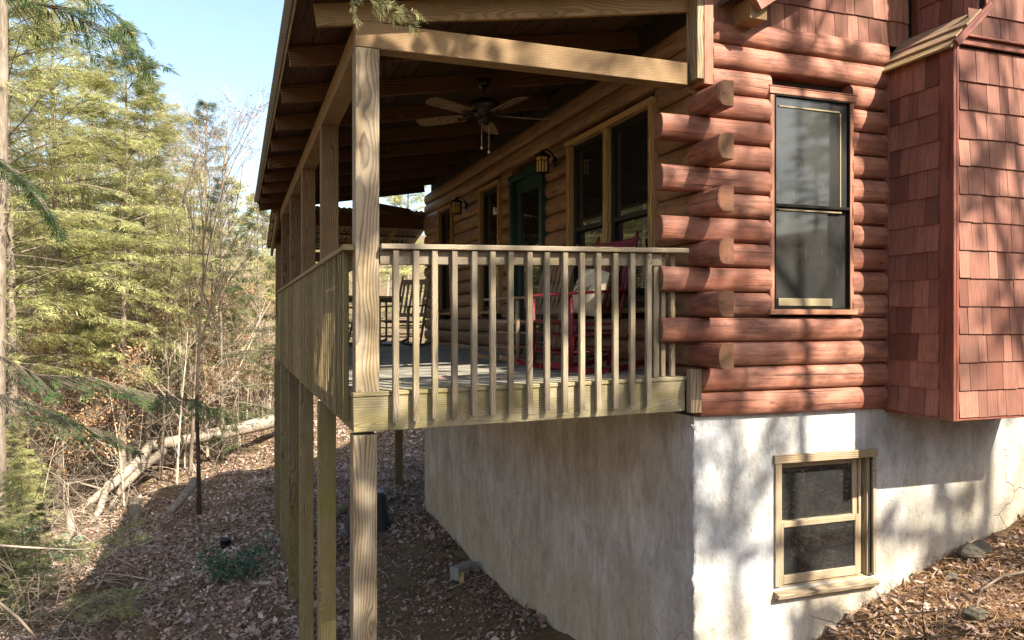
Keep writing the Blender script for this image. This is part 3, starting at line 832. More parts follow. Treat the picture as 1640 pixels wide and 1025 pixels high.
# railings: each a part with its own balusters
ZR = .472
def railing_gable():
    r = bpy.data.objects.new('gable_railing', None); link(r, porch, Matrix.Translation((1.9, D, -.45)))
    zt = lambda x: ZR + TILT*(x-X0)
    board('rail_cap', (X0+PT+.003, D-.005, zt(.85)-.017), (3.055, D-.005, zt(3.055)-.017), .12, .034, M['rail'], r)
    board('rail_board', (X0+PT+.003, D+.0, zt(.85)-.082), (2.86, D+.0, zt(2.86)-.082), .036, .09, M['rail'], r)
    for i in range(15):
        x = .94 + .1283*i + random.uniform(-.004,.004)
        z1_, z0_ = zt(x)-.042, -.632 + TILT*(x-.94) + random.uniform(-.012,.006)
        board('baluster', (x, D-.040, z0_), (x+random.uniform(-.004,.004), D-.040, z1_), .038, .038, M['rail'], r, up=(1,0,0), roll=random.uniform(-.06,.06))
    abox('rail_post', (2.80, D-.01, dz(2.8)+.005), (2.845, D+.08, zt(2.8)-.035), M['rail'], r)
    for x in (2.885, 2.965):
        abox('baluster', (x, D+.03, dz(x)+.005), (x+.036, D+.066, zt(x)-.035), M['rail'], r)
railing_gable()
def railing_side():
    r = bpy.data.objects.new('side_railing', None); link(r, porch, Matrix.Translation((X0, 9.0, -.45)))
    for j in range(5):
        ya, yb = PY[j] + (PT if j == 0 else 0)+.004, PY[j+1]-.004
        if j == 4: yb = 13.35; 
        if j < 4:
            board('rail_board', (X0+.055, PY[j]+PT+.004, ZR-.082), (X0+.055, yb, ZR-.082), .036, .09, M['mossy'], r)
    board('rail_cap', (X0-.018, D+.03, ZR-.017), (X0-.018, 13.3, ZR-.017), .11, .034, M['mossy'], r)
    y = D + .16
    while y < 13.3:
        board('baluster', (X0-.040, y, -.640+random.uniform(-.012,.006)), (X0-.040, y+random.uniform(-.005,.005), ZR-.040), .038, .038, M['mossy'], r, up=(1,0,0), roll=random.uniform(-.06,.06))
        y += .1283 + random.uniform(-.004,.004)
    abox('newel', (X0-.06, 13.45, -.75), (X0-.02, 13.60, .05), M['rail'], r)
railing_side()
def railing_rear():
    r = bpy.data.objects.new('rear_railing', None); link(r, porch, Matrix.Translation((2, 15.15, -.45)))
    board('rail_cap', (X0+PT, 15.2, ZR-.017), (3.1, 15.2, ZR-.017), .11, .034, M['mossy'], r)
    board('rail_board', (X0+PT, 15.2, ZR-.082), (3.1, 15.2, ZR-.082), .036, .09, M['mossy'], r)
    x = 1.0
    while x < 3.05:
        board('baluster', (x, 15.24, -.45), (x, 15.24, ZR-.06), .038, .038, M['mossy'], r, up=(1,0,0)); x += .1283
railing_rear()

# ------------------------------------------------------------------ things on the porch
def lantern(y, z, label, name='wall_lantern'):
    t = empty(name, (XW, y, z), label, 'lantern', 'lanterns on the porch wall')
    cx = XW-.20
    m = MB(); m.lathe([(0,0),(.05,0),(.055,.012),(.03,.03),(0,.032)], (0,0,0), 14)
    o = bpy.data.objects.new('wall_plate', m.mesh('wall_plate', M['blackmetal'])); link(o, t, Matrix.Translation((XW-.05, y, z+.02)) @ Matrix.Rotation(-math.pi/2, 4, 'Y'))
    m = MB(); m.tube([(XW-.05,y,z+.02),(XW-.09,y,z+.10),(XW-.15,y,z+.145),(cx,y,z+.125)], [.009]*4, 6); m.build('arm', M['blackmetal'], t, (cx,y,z))
    m = MB(); m.lathe([(.012,.135),(.02,.125),(.015,.112),(.05,.10),(.098,.072),(.10,.062),(.0,.062)], (cx,y,z), 6); m.build('cap', M['blackmetal'], t, (cx,y,z))
    m = MB()
    R_ = .068
    for k in range(6):
        q = 2*math.pi*k/6; px, py = cx+R_*math.cos(q), y+R_*math.sin(q)
        m.tube([(px,py,z-.10),(px,py,z+.065)], [.006,.006], 4)
        q2 = 2*math.pi*(k+1)/6; qx, qy = cx+R_*math.cos(q2), y+R_*math.sin(q2)
        for zz in (-.10, .02, .06): m.tube([(px,py,z+zz),(qx,qy,z+zz)], [.005,.005], 4)
        m.tube([((px+qx)/2,(py+qy)/2,z-.10),((px+qx)/2,(py+qy)/2,z+.02)], [.004,.004], 4)
    m.lathe([(0,-.115),(.05,-.108),(.072,-.10),(0,-.098)], (cx,y,z), 6)
    m.build('cage', M['blackmetal'], t, (cx,y,z))
    for k in range(6):
        q = 2*math.pi*k/6; q2 = 2*math.pi*(k+1)/6; r_ = R_-.004
        g_ = MB(); p = [(cx+r_*math.cos(q), y+r_*math.sin(q)), (cx+r_*math.cos(q2), y+r_*math.sin(q2))]
        g_.add([(p[0][0],p[0][1],z-.097),(p[1][0],p[1][1],z-.097),(p[1][0],p[1][1],z+.06),(p[0][0],p[0][1],z+.06)], [(0,1,2,3)])
        o = g_.build('pane', M['amber'], t, (cx,y,z)); md = o.modifiers.new('t','SOLIDIFY'); md.thickness = .002
    return t
lantern(7.33, 1.60, 'amber glass lantern between the green door and the double window')
lantern(10.58, 1.60, 'amber glass lantern on the log wall farther along, before the far window')

def ceiling_fan(c):
    c = Vector(c)
    t = empty('ceiling_fan', c, 'bronze ceiling fan with five wooden blades under the porch roof', 'ceiling fan')
    top = zr(c.x)+.02
    m = MB(); m.lathe([(.012,top-c.z-.07),(.05,top-c.z-.06),(.065,top-c.z),(0,top-c.z)], c, 18); m.build('canopy', M['fanmetal'], t, c)
    m = MB(); m.tube([c+Vector((0,0,.08)), c+Vector((0,0,top-c.z-.03))], [.013,.013], 10); m.build('downrod', M['fanmetal'], t, c)
    m = MB(); m.lathe([(0,.10),(.05,.095),(.075,.075),(.125,.06),(.135,.03),(.13,-.01),(.10,-.035),(.065,-.045),(.06,-.06),(0,-.06)], c, 24); m.build('motor', M['fanmetal'], t, c)
    m = MB(); m.lathe([(.05,-.06),(.055,-.10),(.045,-.125),(.0,-.13)], c, 18); m.build('switch_housing', M['fanmetal'], t, c)
    for k in range(5):
        q = math.radians(72*k + 65.4); d = Vector((math.cos(q), math.sin(q), 0)); s = Vector((-math.sin(q), math.cos(q), 0))
        tilt = .21; sn = (s*math.cos(tilt) + Vector((0,0,1))*math.sin(tilt)); nn = d.cross(sn)
        m = MB(); prof = [(.19,.045),(.22,.058),(.45,.068),(.60,.070),(.635,.06),(.655,.035)]
        vs = []; zo = Vector((0,0,-.055))
        for (r_, hw) in prof:
            for sg in (-1, 1):
                for th in (-.003, .003): vs.append(c + zo + d*r_ + sn*hw*sg + nn*th)
        fs = []
        for i in range(len(prof)-1):
            a = i*4; b = a+4
            fs += [(a+1,a+3,b+3,b+1),(a,b,b+2,a+2),(a,a+1,b+1,b),(a+2,b+2,b+3,a+3)]
        fs += [(0,2,3,1), (len(vs)-4, len(vs)-3, len(vs)-1, len(vs)-2)]
        m.add(vs, fs)
        bl = m.build('blade', M['fanblade'], t, c + d*.4 + zo)
        m = MB(); m.tube([c+d*.09+Vector((0,0,-.03)), c+d*.15+Vector((0,0,-.045)), c+d*.25+zo-nn*.006], [.012,.014,.024], 6)
        m.build('blade_iron', M['fanmetal'], bl, c+d*.2)
    for (dx, L) in ((-.03, .21), (.035, .24)):
        p = c + Vector((dx, -.03, -.12))
        m = MB(); m.tube([p, p-Vector((0,0,L))], [.0025,.0025], 4); m.build('pull_chain', M['white'], t, p)
        m = MB(); m.lathe([(0,0),(.01,-.006),(.012,-.018),(0,-.026)], p-Vector((0,0,L)), 8); m.build('pull_knob', M['white'], t, p)
ceiling_fan((2.03, 6.42, 1.83))

def rocking_chair(mat, seatmat, label, slat_n=6, narrow=False):
    """faces local -Y"""
    t = empty('rocking_chair', (0,0,0), label, 'rocking chair', 'rocking chairs on the porch')
    wd = .27
    lean = lambda z: .20 + (z-.40)*.27
    for sx in (-1, 1):
        m = MB(); m.tube([(sx*wd, lean(.06), .06), (sx*wd, lean(.40), .40), (sx*wd*1.0, lean(.8), .80), (sx*wd, lean(1.12), 1.10), (sx*wd, lean(1.15), 1.135)], [.017,.021,.021,.017,.009], 8); m.build('back_post', mat, t)
        m = MB(); m.tube([(sx*wd*1.05, -.24, .055), (sx*wd*1.05, -.245, .30), (sx*wd*1.05, -.25, .60)], [.017,.023,.018], 8); m.build('front_leg', mat, t)
        pts = []
        for i in range(11):
            y = -.42 + .95*i/10; pts.append((sx*wd*1.03, y, .022 + .13*((y-.02)/.5)**2 *.6))
        for i in range(10): pass
        r_ = MB(); vs = []
        for (x, y, z) in pts: vs += [(x-.014,y,z-.02),(x+.014,y,z-.02),(x+.014,y,z+.022),(x-.014,y,z+.022)]
        fs = []
        for i in range(10):
            a = i*4; b = a+4
            for k in range(4): fs.append((a+k, a+(k+1)%4, b+(k+1)%4, b+k))
        fs += [(3,2,1,0), (40,41,42,43)]
        r_.add(vs, fs); r_.build('rocker', mat, t)
        board('armrest', (sx*wd*1.06, -.31, .615), (sx*wd*1.0, lean(.64)+.0, .655), .075, .022, mat, t)
        for zz in (.17, .30): m = MB(); m.tube([(sx*wd*1.04,-.242,zz),(sx*wd,lean(zz),zz)], [.011,.011], 6); m.build('rung', mat, t)
    for (y, zz) in ((-.243,.16),(-.244,.30),(lean(.2),.2),(lean(.33),.33)):
        m = MB(); m.tube([(-wd*1.02,y,zz),(wd*1.02,y,zz)], [.011,.011], 6); m.build('rung', mat, t)
    # seat: slightly dished slats or woven rush
    if seatmat is None:
        for k in range(6):
            y = -.22 + k*.078; z = .41 - .018*math.sin(math.pi*k/5) - k*.004
            board('seat_slat', (-wd*1.0, y, z), (wd*1.0, y, z), .066, .018, mat, t)
    else:
        s = MB(); nn = 10; vs = []
        for i in range(nn+1):
            for j in range(nn+1):
                x = -wd + 2*wd*i/nn; y = -.25 + .44*j/nn
                vs.append((x, y, .415 - .02*math.sin(math.pi*i/nn)*math.sin(math.pi*j/nn) + .006*((i+j) % 2)))
        fs = [(i*(nn+1)+j, (i+1)*(nn+1)+j, (i+1)*(nn+1)+j+1, i*(nn+1)+j+1) for i in range(nn) for j in range(nn)]
        s.add(vs, fs, True); so_ = s.build('seat', seatmat, t); md = so_.modifiers.new('t', 'SOLIDIFY'); md.thickness = .03
    board('crest_rail', (-wd, lean(1.03), 1.03), (wd, lean(1.03), 1.03), .022, .085, mat, t, up=(0,.27,1))
    board('lower_rail', (-wd, lean(.50), .50), (wd, lean(.50), .50), .022, .06, mat, t, up=(0,.27,1))
    for k in range(slat_n):
        x = -wd + 2*wd*(k+.75)/(slat_n+.5)
        board('back_slat', (x, lean(.53), .53), (x, lean(1.0), 1.0), .010, .042, mat, t, up=(1,0,0))
    return t
FACE = -math.pi/2     # turns a chair that faces -Y so that it faces -X
wc = rocking_chair(M['chairwood'], None, 'weathered rocking chair with slat back far along the porch')
place(wc, (2.45, 12.0, dz(2.45)), FACE+.75)
c2 = copy_tree(wc); tag(c2, 'dark rocking chair half hidden behind the porch corner post'); place(c2, (1.75, 12.9, dz(1.75)), FACE+.3)
wr = rocking_chair(M['chairwood'], M['rush'], 'rocking chair with woven seat near the green door, behind the red chair')
place(wr, (2.62, 6.92, dz(2.62)), FACE+.12)
rc = rocking_chair(M['redpaint'], None, 'bright red rocking chair holding a cream cushion under the double window')
place(rc, (2.60, 5.72, dz(2.6)), FACE+.16)
# cushion standing against the red chair's back
cu = MB(); n = 12; vs = []
for side in (1, -1):
    for i in range(n+1):
        for j in range(n+1):
            a, b = i/n*2-1, j/n*2-1
            e = (1-abs(a)**2.6)*(1-abs(b)**2.6); pin = 1 - .10*(abs(a*b))
            vs.append((a*.21*pin, side*.075*e**.5, b*.20*pin))
k0 = (n+1)**2; fs = []
for i in range(n):
    for j in range(n):
        q = (i*(n+1)+j, (i+1)*(n+1)+j, (i+1)*(n+1)+j+1, i*(n+1)+j+1); fs.append(q); fs.append(tuple(k0+x for x in reversed(q)))
cu.add(vs, fs, True)
cush = link(bpy.data.objects.new('cushion', cu.mesh('cushion', M['fabric'])), None, Matrix.Translation((2.70, 5.70, dz(2.6)+.645)) @ Matrix.Rotation(FACE+.16, 4, 'Z') @ Matrix.Rotation(-.30, 4, 'X') @ Matrix.Rotation(.15, 4, 'Y'))
tag(cush, 'cream cushion with a grey print leaning in the red rocking chair', 'cushion')
pr = MB()
for i in range(9):
    x = -.10 + .022*i + random.uniform(-.01,.01); z = random.uniform(-.09,.09)
    pr.tube([(x-.03, -.074, z), (x, -.079, z+.03), (x+.03, -.075, z+.07)], [.003,.006,.002], 4)
link(bpy.data.objects.new('print', pr.mesh('print', M['fabricdark'])), cush, WM[cush.name])

# ------------------------------------------------------------------ under the porch and by the wall
bx, by = 2.12, 13.3; bz = tz(bx, by)
b = empty('plastic_tub', (bx, by, bz), 'dark slate plastic tub turned upside down behind the corner post', 'tub')
m = MB(); vs = []
for (hx, hy, z) in ((.40,.30,0),(.40,.30,.03),(.37,.275,.035),(.30,.22,.66),(.27,.19,.70)):
    for q in range(16):
        a = 2*math.pi*q/16; c_, s_ = math.cos(a), math.sin(a)
        vs.append((bx+hx*math.copysign(abs(c_)**.5, c_), by+hy*math.copysign(abs(s_)**.5, s_), bz+z))
fs = [(r_*16+q, r_*16+(q+1)%16, (r_+1)*16+(q+1)%16, (r_+1)*16+q) for r_ in range(4) for q in range(16)] + [tuple(64+q for q in range(16))]
m.add(vs, fs); m.build('tub_shell', M['bin'], b, (bx,by,bz))
m = MB(); m.tube([(bx+.3,by-.34,bz+.03),(bx+.42,by-.36,bz+.04),(bx+.5,by-.3,bz+.03)], [.035,.04,.03], 8); m.build('handle', M['blackpot'], b, (bx,by,bz))
bx, by = 2.85, 10.1; bz = tz(bx, by)
b = empty('concrete_block', (bx, by, bz), 'grey hollow concrete block lying by the foot of the stucco wall', 'concrete block', rz=.5)
def blk(m, a, bb): m.box(a, bb)
m = MB()
L, Wd, Hh, tt = .36, .17, .16, .032
for (a0_, a1_) in ((-L/2,-L/2+tt),(-tt/2,tt/2),(L/2-tt,L/2)): m.box((a0_,-Wd/2+tt,0),(a1_,Wd/2-tt,Hh))
m.box((-L/2,-Wd/2,0),(L/2,-Wd/2+tt,Hh)); m.box((-L/2,Wd/2-tt,0),(L/2,Wd/2,Hh))
o = bpy.data.objects.new('block_body', m.mesh('block_body', M['block'])); link(o, b, WM[b.name] @ Matrix.Translation((0,0,.08)) @ Matrix.Rotation(1.45, 4, 'X'))
o = board('wood_scrap', (2.80, 9.82, tz(2.8,9.82)+.02), (2.84, 9.95, tz(2.84,9.95)+.09), .06, .03, M['yellow']); tag(o, 'small yellow wood scrap leaning on the concrete block', 'wood scrap')
m = MB(); pts = [(1.35,14.3),(1.75,14.5),(2.2,14.65),(2.6,14.75)]
m.tube([(x,y,tz(x,y)+.09) for x,y in pts], [.09,.095,.09,.08], 10)
tag(m.build('small_log', M['barkmoss'], None, (1.9,14.5,tz(1.9,14.5))), 'short mossy log lying behind the porch posts', 'log')
p = at(361, 849, 14.1); zg = tz(p.x, p.y)
m = MB(); m.lathe([(0,0),(.075,0),(.10,.15),(.11,.155),(.11,.17),(.09,.17),(.07,.03),(0,.03)], (p.x,p.y,zg), 14)
tag(m.build('plant_pot', M['blackpot'], None, (p.x,p.y,zg)), 'small black plastic plant pot on the leafy slope', 'plant pot')

# ------------------------------------------------------------------ vegetation builders
def unit(v): return v / (np.linalg.norm(v, axis=-1, keepdims=True) + 1e-9)

def spray_quads(orig, dirs, size, n_leaf, lw=.22, rg=None, droop=.25, up=None, spread=1.0):
    """flat feathery sprays: pairs of narrow blades along a short twig; returns (N*n_leaf,4,3)"""
    N = len(orig); dirs = unit(dirs)
    if up is None: up = np.array([0,0,1.0]) + rg.normal(0, .35, (N,3))
    side = unit(np.cross(dirs, up)); nrm = np.cross(side, dirs)
    out = []
    for k in range(n_leaf):
        f = (k+.6)/n_leaf; sg = 1 if k % 2 == 0 else -1
        base = orig + dirs*(size*f)[:,None] - np.array([0,0,1])*(droop*size*f*f)[:,None]
        L = size*(.62*(1-f)+.18)*rg.uniform(.75,1.2,N)
        if k == n_leaf-1: d = dirs; L = size*.3
        else: d = unit(dirs*.75 + side*sg*spread*rg.uniform(.7,1.2,(N,1)) + nrm*rg.normal(0,.16,(N,1)))
        w_ = unit(np.cross(d, nrm)) * (L*lw*.5)[:,None]
        mid = base + d*(L*.5)[:,None] - np.array([0,0,1])*(L*.06)[:,None]
        tip = base + d*L[:,None] - np.array([0,0,1])*(L*.18)[:,None]
        out.append(np.stack([base, mid+w_, tip, mid-w_], 1))
    return np.concatenate(out, 0)

def conifer(seed, height, crown0, radius, n_branch, sprays, leafmat, barkmat, r0=.16, size=(.22,.42), leaf=8, shape=1.0, droop=.25, dead=14, lw=.22):
    """local mesh pair (trunk, crown): trunk with limbs, irregular tiers of drooping sprays"""
    rg = np.random.default_rng(seed); rr = random.Random(seed)
    tm = MB(); pts = []; rad = []
    ph = rr.uniform(0,6); nseg = 14
    ax = lambda z: np.array([.10*math.sin(z*.35+ph)*z/height*1.3, .10*math.cos(z*.28+ph)*z/height*1.3, z])
    for i in range(nseg+1):
        z = height*i/nseg; pts.append(ax(z)); rad.append(r0*(1-.93*(i/nseg))+.004)
    rad[0] *= 1.35
    tm.tube(pts, rad, 8)
    O, Dn, S = [], [], []
    for b in range(n_branch):
        t = (b + rr.uniform(0,1))/n_branch
        z = crown0 + (height-crown0)*t**.9
        prof = (1-t)**.75*(.55+.45*min(1, t*5)) * shape + .05
        L = radius*prof*rr.choice([.55,.75,.9,1.0,1.0,1.15,1.3]); az = rr.uniform(0, 2*math.pi)
        d = np.array([math.cos(az), math.sin(az), rr.uniform(-.05,.35) + .55*t])
        p = ax(z); bp = [p.copy()]; q = p.copy(); st = 5
        for s in range(st):
            d = d + np.array([rr.uniform(-.14,.14), rr.uniform(-.14,.14), -droop*.22*(1+s*.35)]); dd_ = d/np.linalg.norm(d)
            q = q + dd_*L/st; bp.append(q.copy())
        tm.tube(bp, [max(.004, .020*L/radius*(1-.85*i/st)+.004) for i in range(st+1)], 4, False)
        for k in range(5):
            f = rr.uniform(.2,.95)*st; i = min(st-1, int(f)); c = bp[i]*(1-(f-i)) + bp[i+1]*(f-i)
            bd = bp[i+1]-bp[i]; bd = bd/np.linalg.norm(bd); sd = np.cross(bd,[0,0,1])*rr.choice((-1,1)); tw_ = bd*.7+sd*.7+np.array([0,0,-.12])
            tl = L*.33*(1.1-f/st); tm.tube([c, c+tw_*tl*.5, c+tw_*tl+np.array([0,0,-.05*tl])], [.006,.004,.002], 3, False)
        ns = int(sprays*(.35+.65*L/radius))
        for k in range(ns):
            f = rr.uniform(.16, 1.0)**.8; i = min(st-1, int(f*st)); ff = f*st-i
            c = bp[i]*(1-ff)+bp[i+1]*ff; bd = bp[i+1]-bp[i]; bd = bd/np.linalg.norm(bd)
            sd = np.cross(bd, [0,0,1]); sg = rr.choice((-1,1))
            wid = L*.30*(1-.55*f)*rr.uniform(0,1)
            c = c + sd*sg*wid + np.array([0,0,rr.uniform(-.10,.05)])
            O.append(c); Dn.append(bd*rr.uniform(.5,1.1)+sd*sg*rr.uniform(.2,1.1)+np.array([0,0,rr.uniform(-.4,.12)])); S.append(rr.uniform(*size))
    for b in range(dead):
        z = rr.uniform(.6, max(.7, crown0*1.1)); az = rr.uniform(0,6.28); L = rr.uniform(.3,1.1)*radius*.6
        d = np.array([math.cos(az), math.sin(az), rr.uniform(-.35,.15)]); p = ax(z)
        bp = [p, p+d*L*.5+rg.normal(0,.04,3), p+d*L+rg.normal(0,.08,3)-np.array([0,0,.1*L])]
        tm.tube(bp, [.014,.009,.003], 3, False)
        for s in range(3):
            q = bp[1]*(1-s*.3)+bp[2]*s*.3; dq = d*.5+rg.normal(0,.5,3)
            tm.tube([q, q+dq*L*.35], [.005,.002], 3, False)
    O, Dn, S = np.array(O), np.array(Dn), np.array(S)
    P_ = spray_quads(O, Dn, S, leaf, lw, rg, .25)
    return tm.mesh('trunk', barkmat), quads_mesh('crown', P_, leafmat)

def tree_from(meshes, name, label, cat, group, loc, rz, s=1.0):
    t = empty(name, (0,0,0), label, cat, group)
    o = link(bpy.data.objects.new('trunk', meshes[0]), t)
    if meshes[1] is not None: link(bpy.data.objects.new('crown', meshes[1]), t)
    place(t, loc, rz, s); return t

def bare_tree(seed, height, r0, barkmat, spread=.5, levels=4, leafmat=None, nleaf=0, lsize=.09, lowest=.35, thick=.42):
    rr = random.Random(seed); rg = np.random.default_rng(seed); tm = MB(); tips = []
    def grow(p, d, L, r, lev):
        n = 5 if lev == 0 else 3; pts = [p.copy()]; q = p.copy(); dd_ = d.copy()
        for i in range(n):
            dd_ = (dd_ + Vector((rr.uniform(-1,1), rr.uniform(-1,1), rr.uniform(-.3,.8)))*(.07 if lev == 0 else .17)).normalized()
            q = q + dd_*L/n; pts.append(q.copy())
        tm.tube(pts, [max(.0025, r*(1-.7*i/n)) for i in range(n+1)], 7 if lev == 0 else (4 if lev == 1 else 3), False)
        if lev >= levels: tips.append((pts[-1], dd_)); return
        nb = rr.randint(6, 9) if lev == 0 else rr.randint(3, 5)
        for b in range(nb):
            f = rr.uniform(lowest if lev == 0 else .25, 1.0); i = min(n-1, int(f*n)); c = pts[i].lerp(pts[i+1], f*n-i)
            az = rr.uniform(0, 6.283); sp = spread*rr.uniform(.7,1.4)
            sd = Vector((math.cos(az), math.sin(az), .25)); nd = (dd_*(1-sp*.5) + sd*sp).normalized()
            grow(c, nd, L*rr.uniform(.32,.55)*(1.15-.5*f if lev == 0 else 1), r*thick*(1.2-f*.6), lev+1)
            if lev >= 1: tips.append((c, nd))
    grow(Vector((0,0,-.1)), Vector((0,0,1)), height, r0, 0)
    me = tm.mesh('trunk', barkmat); lm = None
    if nleaf and leafmat:
        idx = rg.integers(0, len(tips), nleaf)
        o = np.array([list(tips[i][0]) for i in idx]) + rg.normal(0, .12, (nleaf,3)); d = np.array([list(tips[i][1]) for i in idx]) + rg.normal(0, .7, (nleaf,3)) + np.array([0,0,-.4])
        lm = quads_mesh('leaves', leaf_quads(o, d, rg, lsize, .5), leafmat)
    return me, lm

def leaf_quads(o, d, rg, size, wid=.5):
    n = len(o); d = unit(d); up = unit(rg.normal(0, 1, (n,3)) + np.array([0,0,.6])); s = unit(np.cross(d, up)); nn = np.cross(s, d)
    L = size*rg.uniform(.6,1.35,n); w_ = s*(L*wid*.5)[:,None]; mid = o + d*(L*.5)[:,None] + nn*(L*rg.uniform(-.18,.18,n))[:,None]
    return np.stack([o, mid+w_, o+d*L[:,None], mid-w_], 1)

def ground_pt(u, d):
    p = at(u, 512, d); return (p.x, p.y, tz(p.x, p.y)-.08)

# tree kinds shared between instances
HEM = [conifer(101, 15, 4.2, 3.1, 140, 88, M['hemlock'], M['bark'], .13, (.12,.27), 8, 1.0, .25, 60, .17),
       conifer(102, 13, 3.4, 3.0, 130, 88, M['hemlock'], M['bark'], .11, (.12,.27), 8, 1.0, .25, 60, .17),
       conifer(103, 10, 1.6, 2.7, 110, 84, M['hemlock'], M['bark'], .09, (.12,.26), 8, 1.0, .25, 34, .17)]
HEMD = [conifer(111, 10, .8, 2.2, 80, 64, M['hemdark'], M['bark'], .08, (.12,.26), 8, 1.0, .25, 26, .17),
        conifer(112, 7, .5, 1.9, 66, 66, M['hemdark'], M['bark'], .06, (.12,.25), 8, 1.0, .25, 22, .17)]
PIN = [conifer(121, 15, 11.2, 1.7, 46, 46, M['pine'], M['bark'], .15, (.20,.34), 10, 1.0, .0, 26, .12)]
BARE = [bare_tree(201, 12, .12, M['barkpale'], .45, 4, None, 0, .1, .5), bare_tree(202, 9, .07, M['bark'], .5, 4, None, 0, .1, .4), conifer(203, 20, 14.5, 2.6, 40, 30, M['hemlock'], M['bark'], .19, (.2,.42), 9, 1, .25, 30)]
SAP = [bare_tree(211, 4.0, .030, M['twig'], .7, 3, M['brownleaf'], 1500, .065, .15), bare_tree(212, 3.0, .024, M['twigpale'], .8, 3, M['brownleaf'], 1200, .065, .1), bare_tree(213, 3.4, .026, M['twigpale'], .7, 4, None, 0, .1, .1)]

def tree_at(kind, name, label, cat, group, u, d, topv, nat, rz=None):
    """stand a copy with its top at photo row topv"""
    x, y, z = ground_pt(u, d); top = (512-topv)*d/F
    return tree_from(kind, name, label, cat, group, (x,y,z), random.uniform(0,6.28) if rz is None else rz, (top-z)/nat)

G1 = 'sunlit hemlocks on the slope left of the porch'
tree_at(HEM[0], 'hemlock_tree', 'tallest sunlit hemlock, its top leaving the frame beside the sky', 'tree', G1, 92, 20, -70, 15)
tree_at(HEM[1], 'hemlock_tree', 'sunlit hemlock whose pointed crown borders the open sky', 'tree', G1, 196, 20.5, 42, 13)
tree_at(HEM[2], 'hemlock_tree', 'lower yellow-green hemlock standing under the pointed one', 'tree', G1, 245, 30, 150, 10)
tree_at(HEM[0], 'hemlock_tree', 'sunlit hemlock at the left edge of the photo', 'tree', G1, 20, 17, -160, 15)
tree_at(HEM[1], 'hemlock_tree', 'broad hemlock behind the tallest one, its crown filling the gaps', 'tree', G1, 60, 26, -10, 13)
tree_at(HEM[2], 'hemlock_tree', 'short hemlock with low boughs in front of the pale trunks', 'tree', G1, 120, 30, 330, 10)
tree_at(HEM[2], 'hemlock_tree', 'short hemlock at the foot of the pointed one', 'tree', G1, 215, 32, 370, 10)
tree_at(HEM[2], 'hemlock_tree', 'bushy hemlock between the two tall ones, full to the ground', 'tree', G1, 145, 31, 110, 10)
tree_at(HEM[2], 'hemlock_tree', 'small hemlock in the gap left of the slim pine', 'tree', G1, 275, 29, 285, 10)
tree_at(PIN[0], 'pine_tree', 'slim pine with a green tuft alone against the sky', 'tree', None, 334, 33, 162, 15)
tree_at(HEM[1], 'hemlock_tree', 'full hemlock forming the shoulder of foliage against the sky', 'tree', G1, 236, 23, 118, 13)
tree_at(HEM[2], 'hemlock_tree', 'pale hemlock low behind the slim pine', 'tree', G1, 305, 31, 265, 10)
tree_at(HEM[2], 'hemlock_tree', 'pale hemlock between the slim pine and the eave', 'tree', G1, 372, 35, 285, 10)
tree_at(HEM[1], 'hemlock_tree', 'pale hemlock farthest right beside the eave', 'tree', G1, 408, 38, 310, 13)
G2 = 'dark hemlocks close beside the porch'
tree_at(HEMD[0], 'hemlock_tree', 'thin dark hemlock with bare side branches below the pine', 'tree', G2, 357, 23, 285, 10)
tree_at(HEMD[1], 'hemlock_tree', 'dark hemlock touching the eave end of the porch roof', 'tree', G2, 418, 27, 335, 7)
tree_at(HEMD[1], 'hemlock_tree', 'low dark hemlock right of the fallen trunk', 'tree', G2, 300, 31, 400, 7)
tree_at(HEM[1], 'hemlock_tree', 'hemlock seen through the far end of the porch', 'tree', None, 655, 30, 230, 13)
tree_at(HEM[2], 'hemlock_tree', 'hemlock seen between the far porch posts', 'tree', None, 505, 33, 330, 10)
G3 = 'bare pale trunks among the hemlocks'
for (k, u, d, tv, lab) in ((2, -3, 15, -560, 'thick pale trunk at the left frame edge'), (0, 97, 23, 290, 'pale trunk standing inside the tallest hemlock'), (0, 190, 27, 320, 'pale grey trunk under the pointed hemlock'),
                      (0, 217, 24, 300, 'straight grey-white trunk lit on one side'), (1, 247, 29, 300, 'thin grey trunk left of the pine'), (1, 382, 30, 235, 'bare crowned tree between pine and eave'), (0, 22, 21, 260, 'dark leaning trunk in the left edge hemlocks')):
    tree_at(BARE[k], 'bare_tree', lab, 'tree', G3, u, d, tv, (12, 9, 20)[k])
FINE = [bare_tree(221, 8, .05, M['twigpale'], .65, 4, None, 0, .1, .2), bare_tree(222, 9, .055, M['twig'], .6, 4, M['brownleaf'], 900, .06, .2)]
for i in range(18):
    u = random.uniform(-20, 435); d = random.uniform(21, 34)
    tree_at(FINE[i % 2], 'bare_tree', 'fine twigged bare tree among the hemlocks' if i % 2 == 0 else 'fine twigged tree with a few dry leaves among the hemlocks', 'tree', 'fine twigged trees among the hemlocks', u, d, random.uniform(260, 430), 8.5)
# thin sapling in front of the brush
s0 = bare_tree(231, 6.4, .050, M['darkbark'], .22, 3, None, 0, .1, .5)
tree_at(s0, 'sapling', 'slender dark sapling rising from the leafy slope near the porch', 'sapling', None, 319, 17, 330, 6.4)

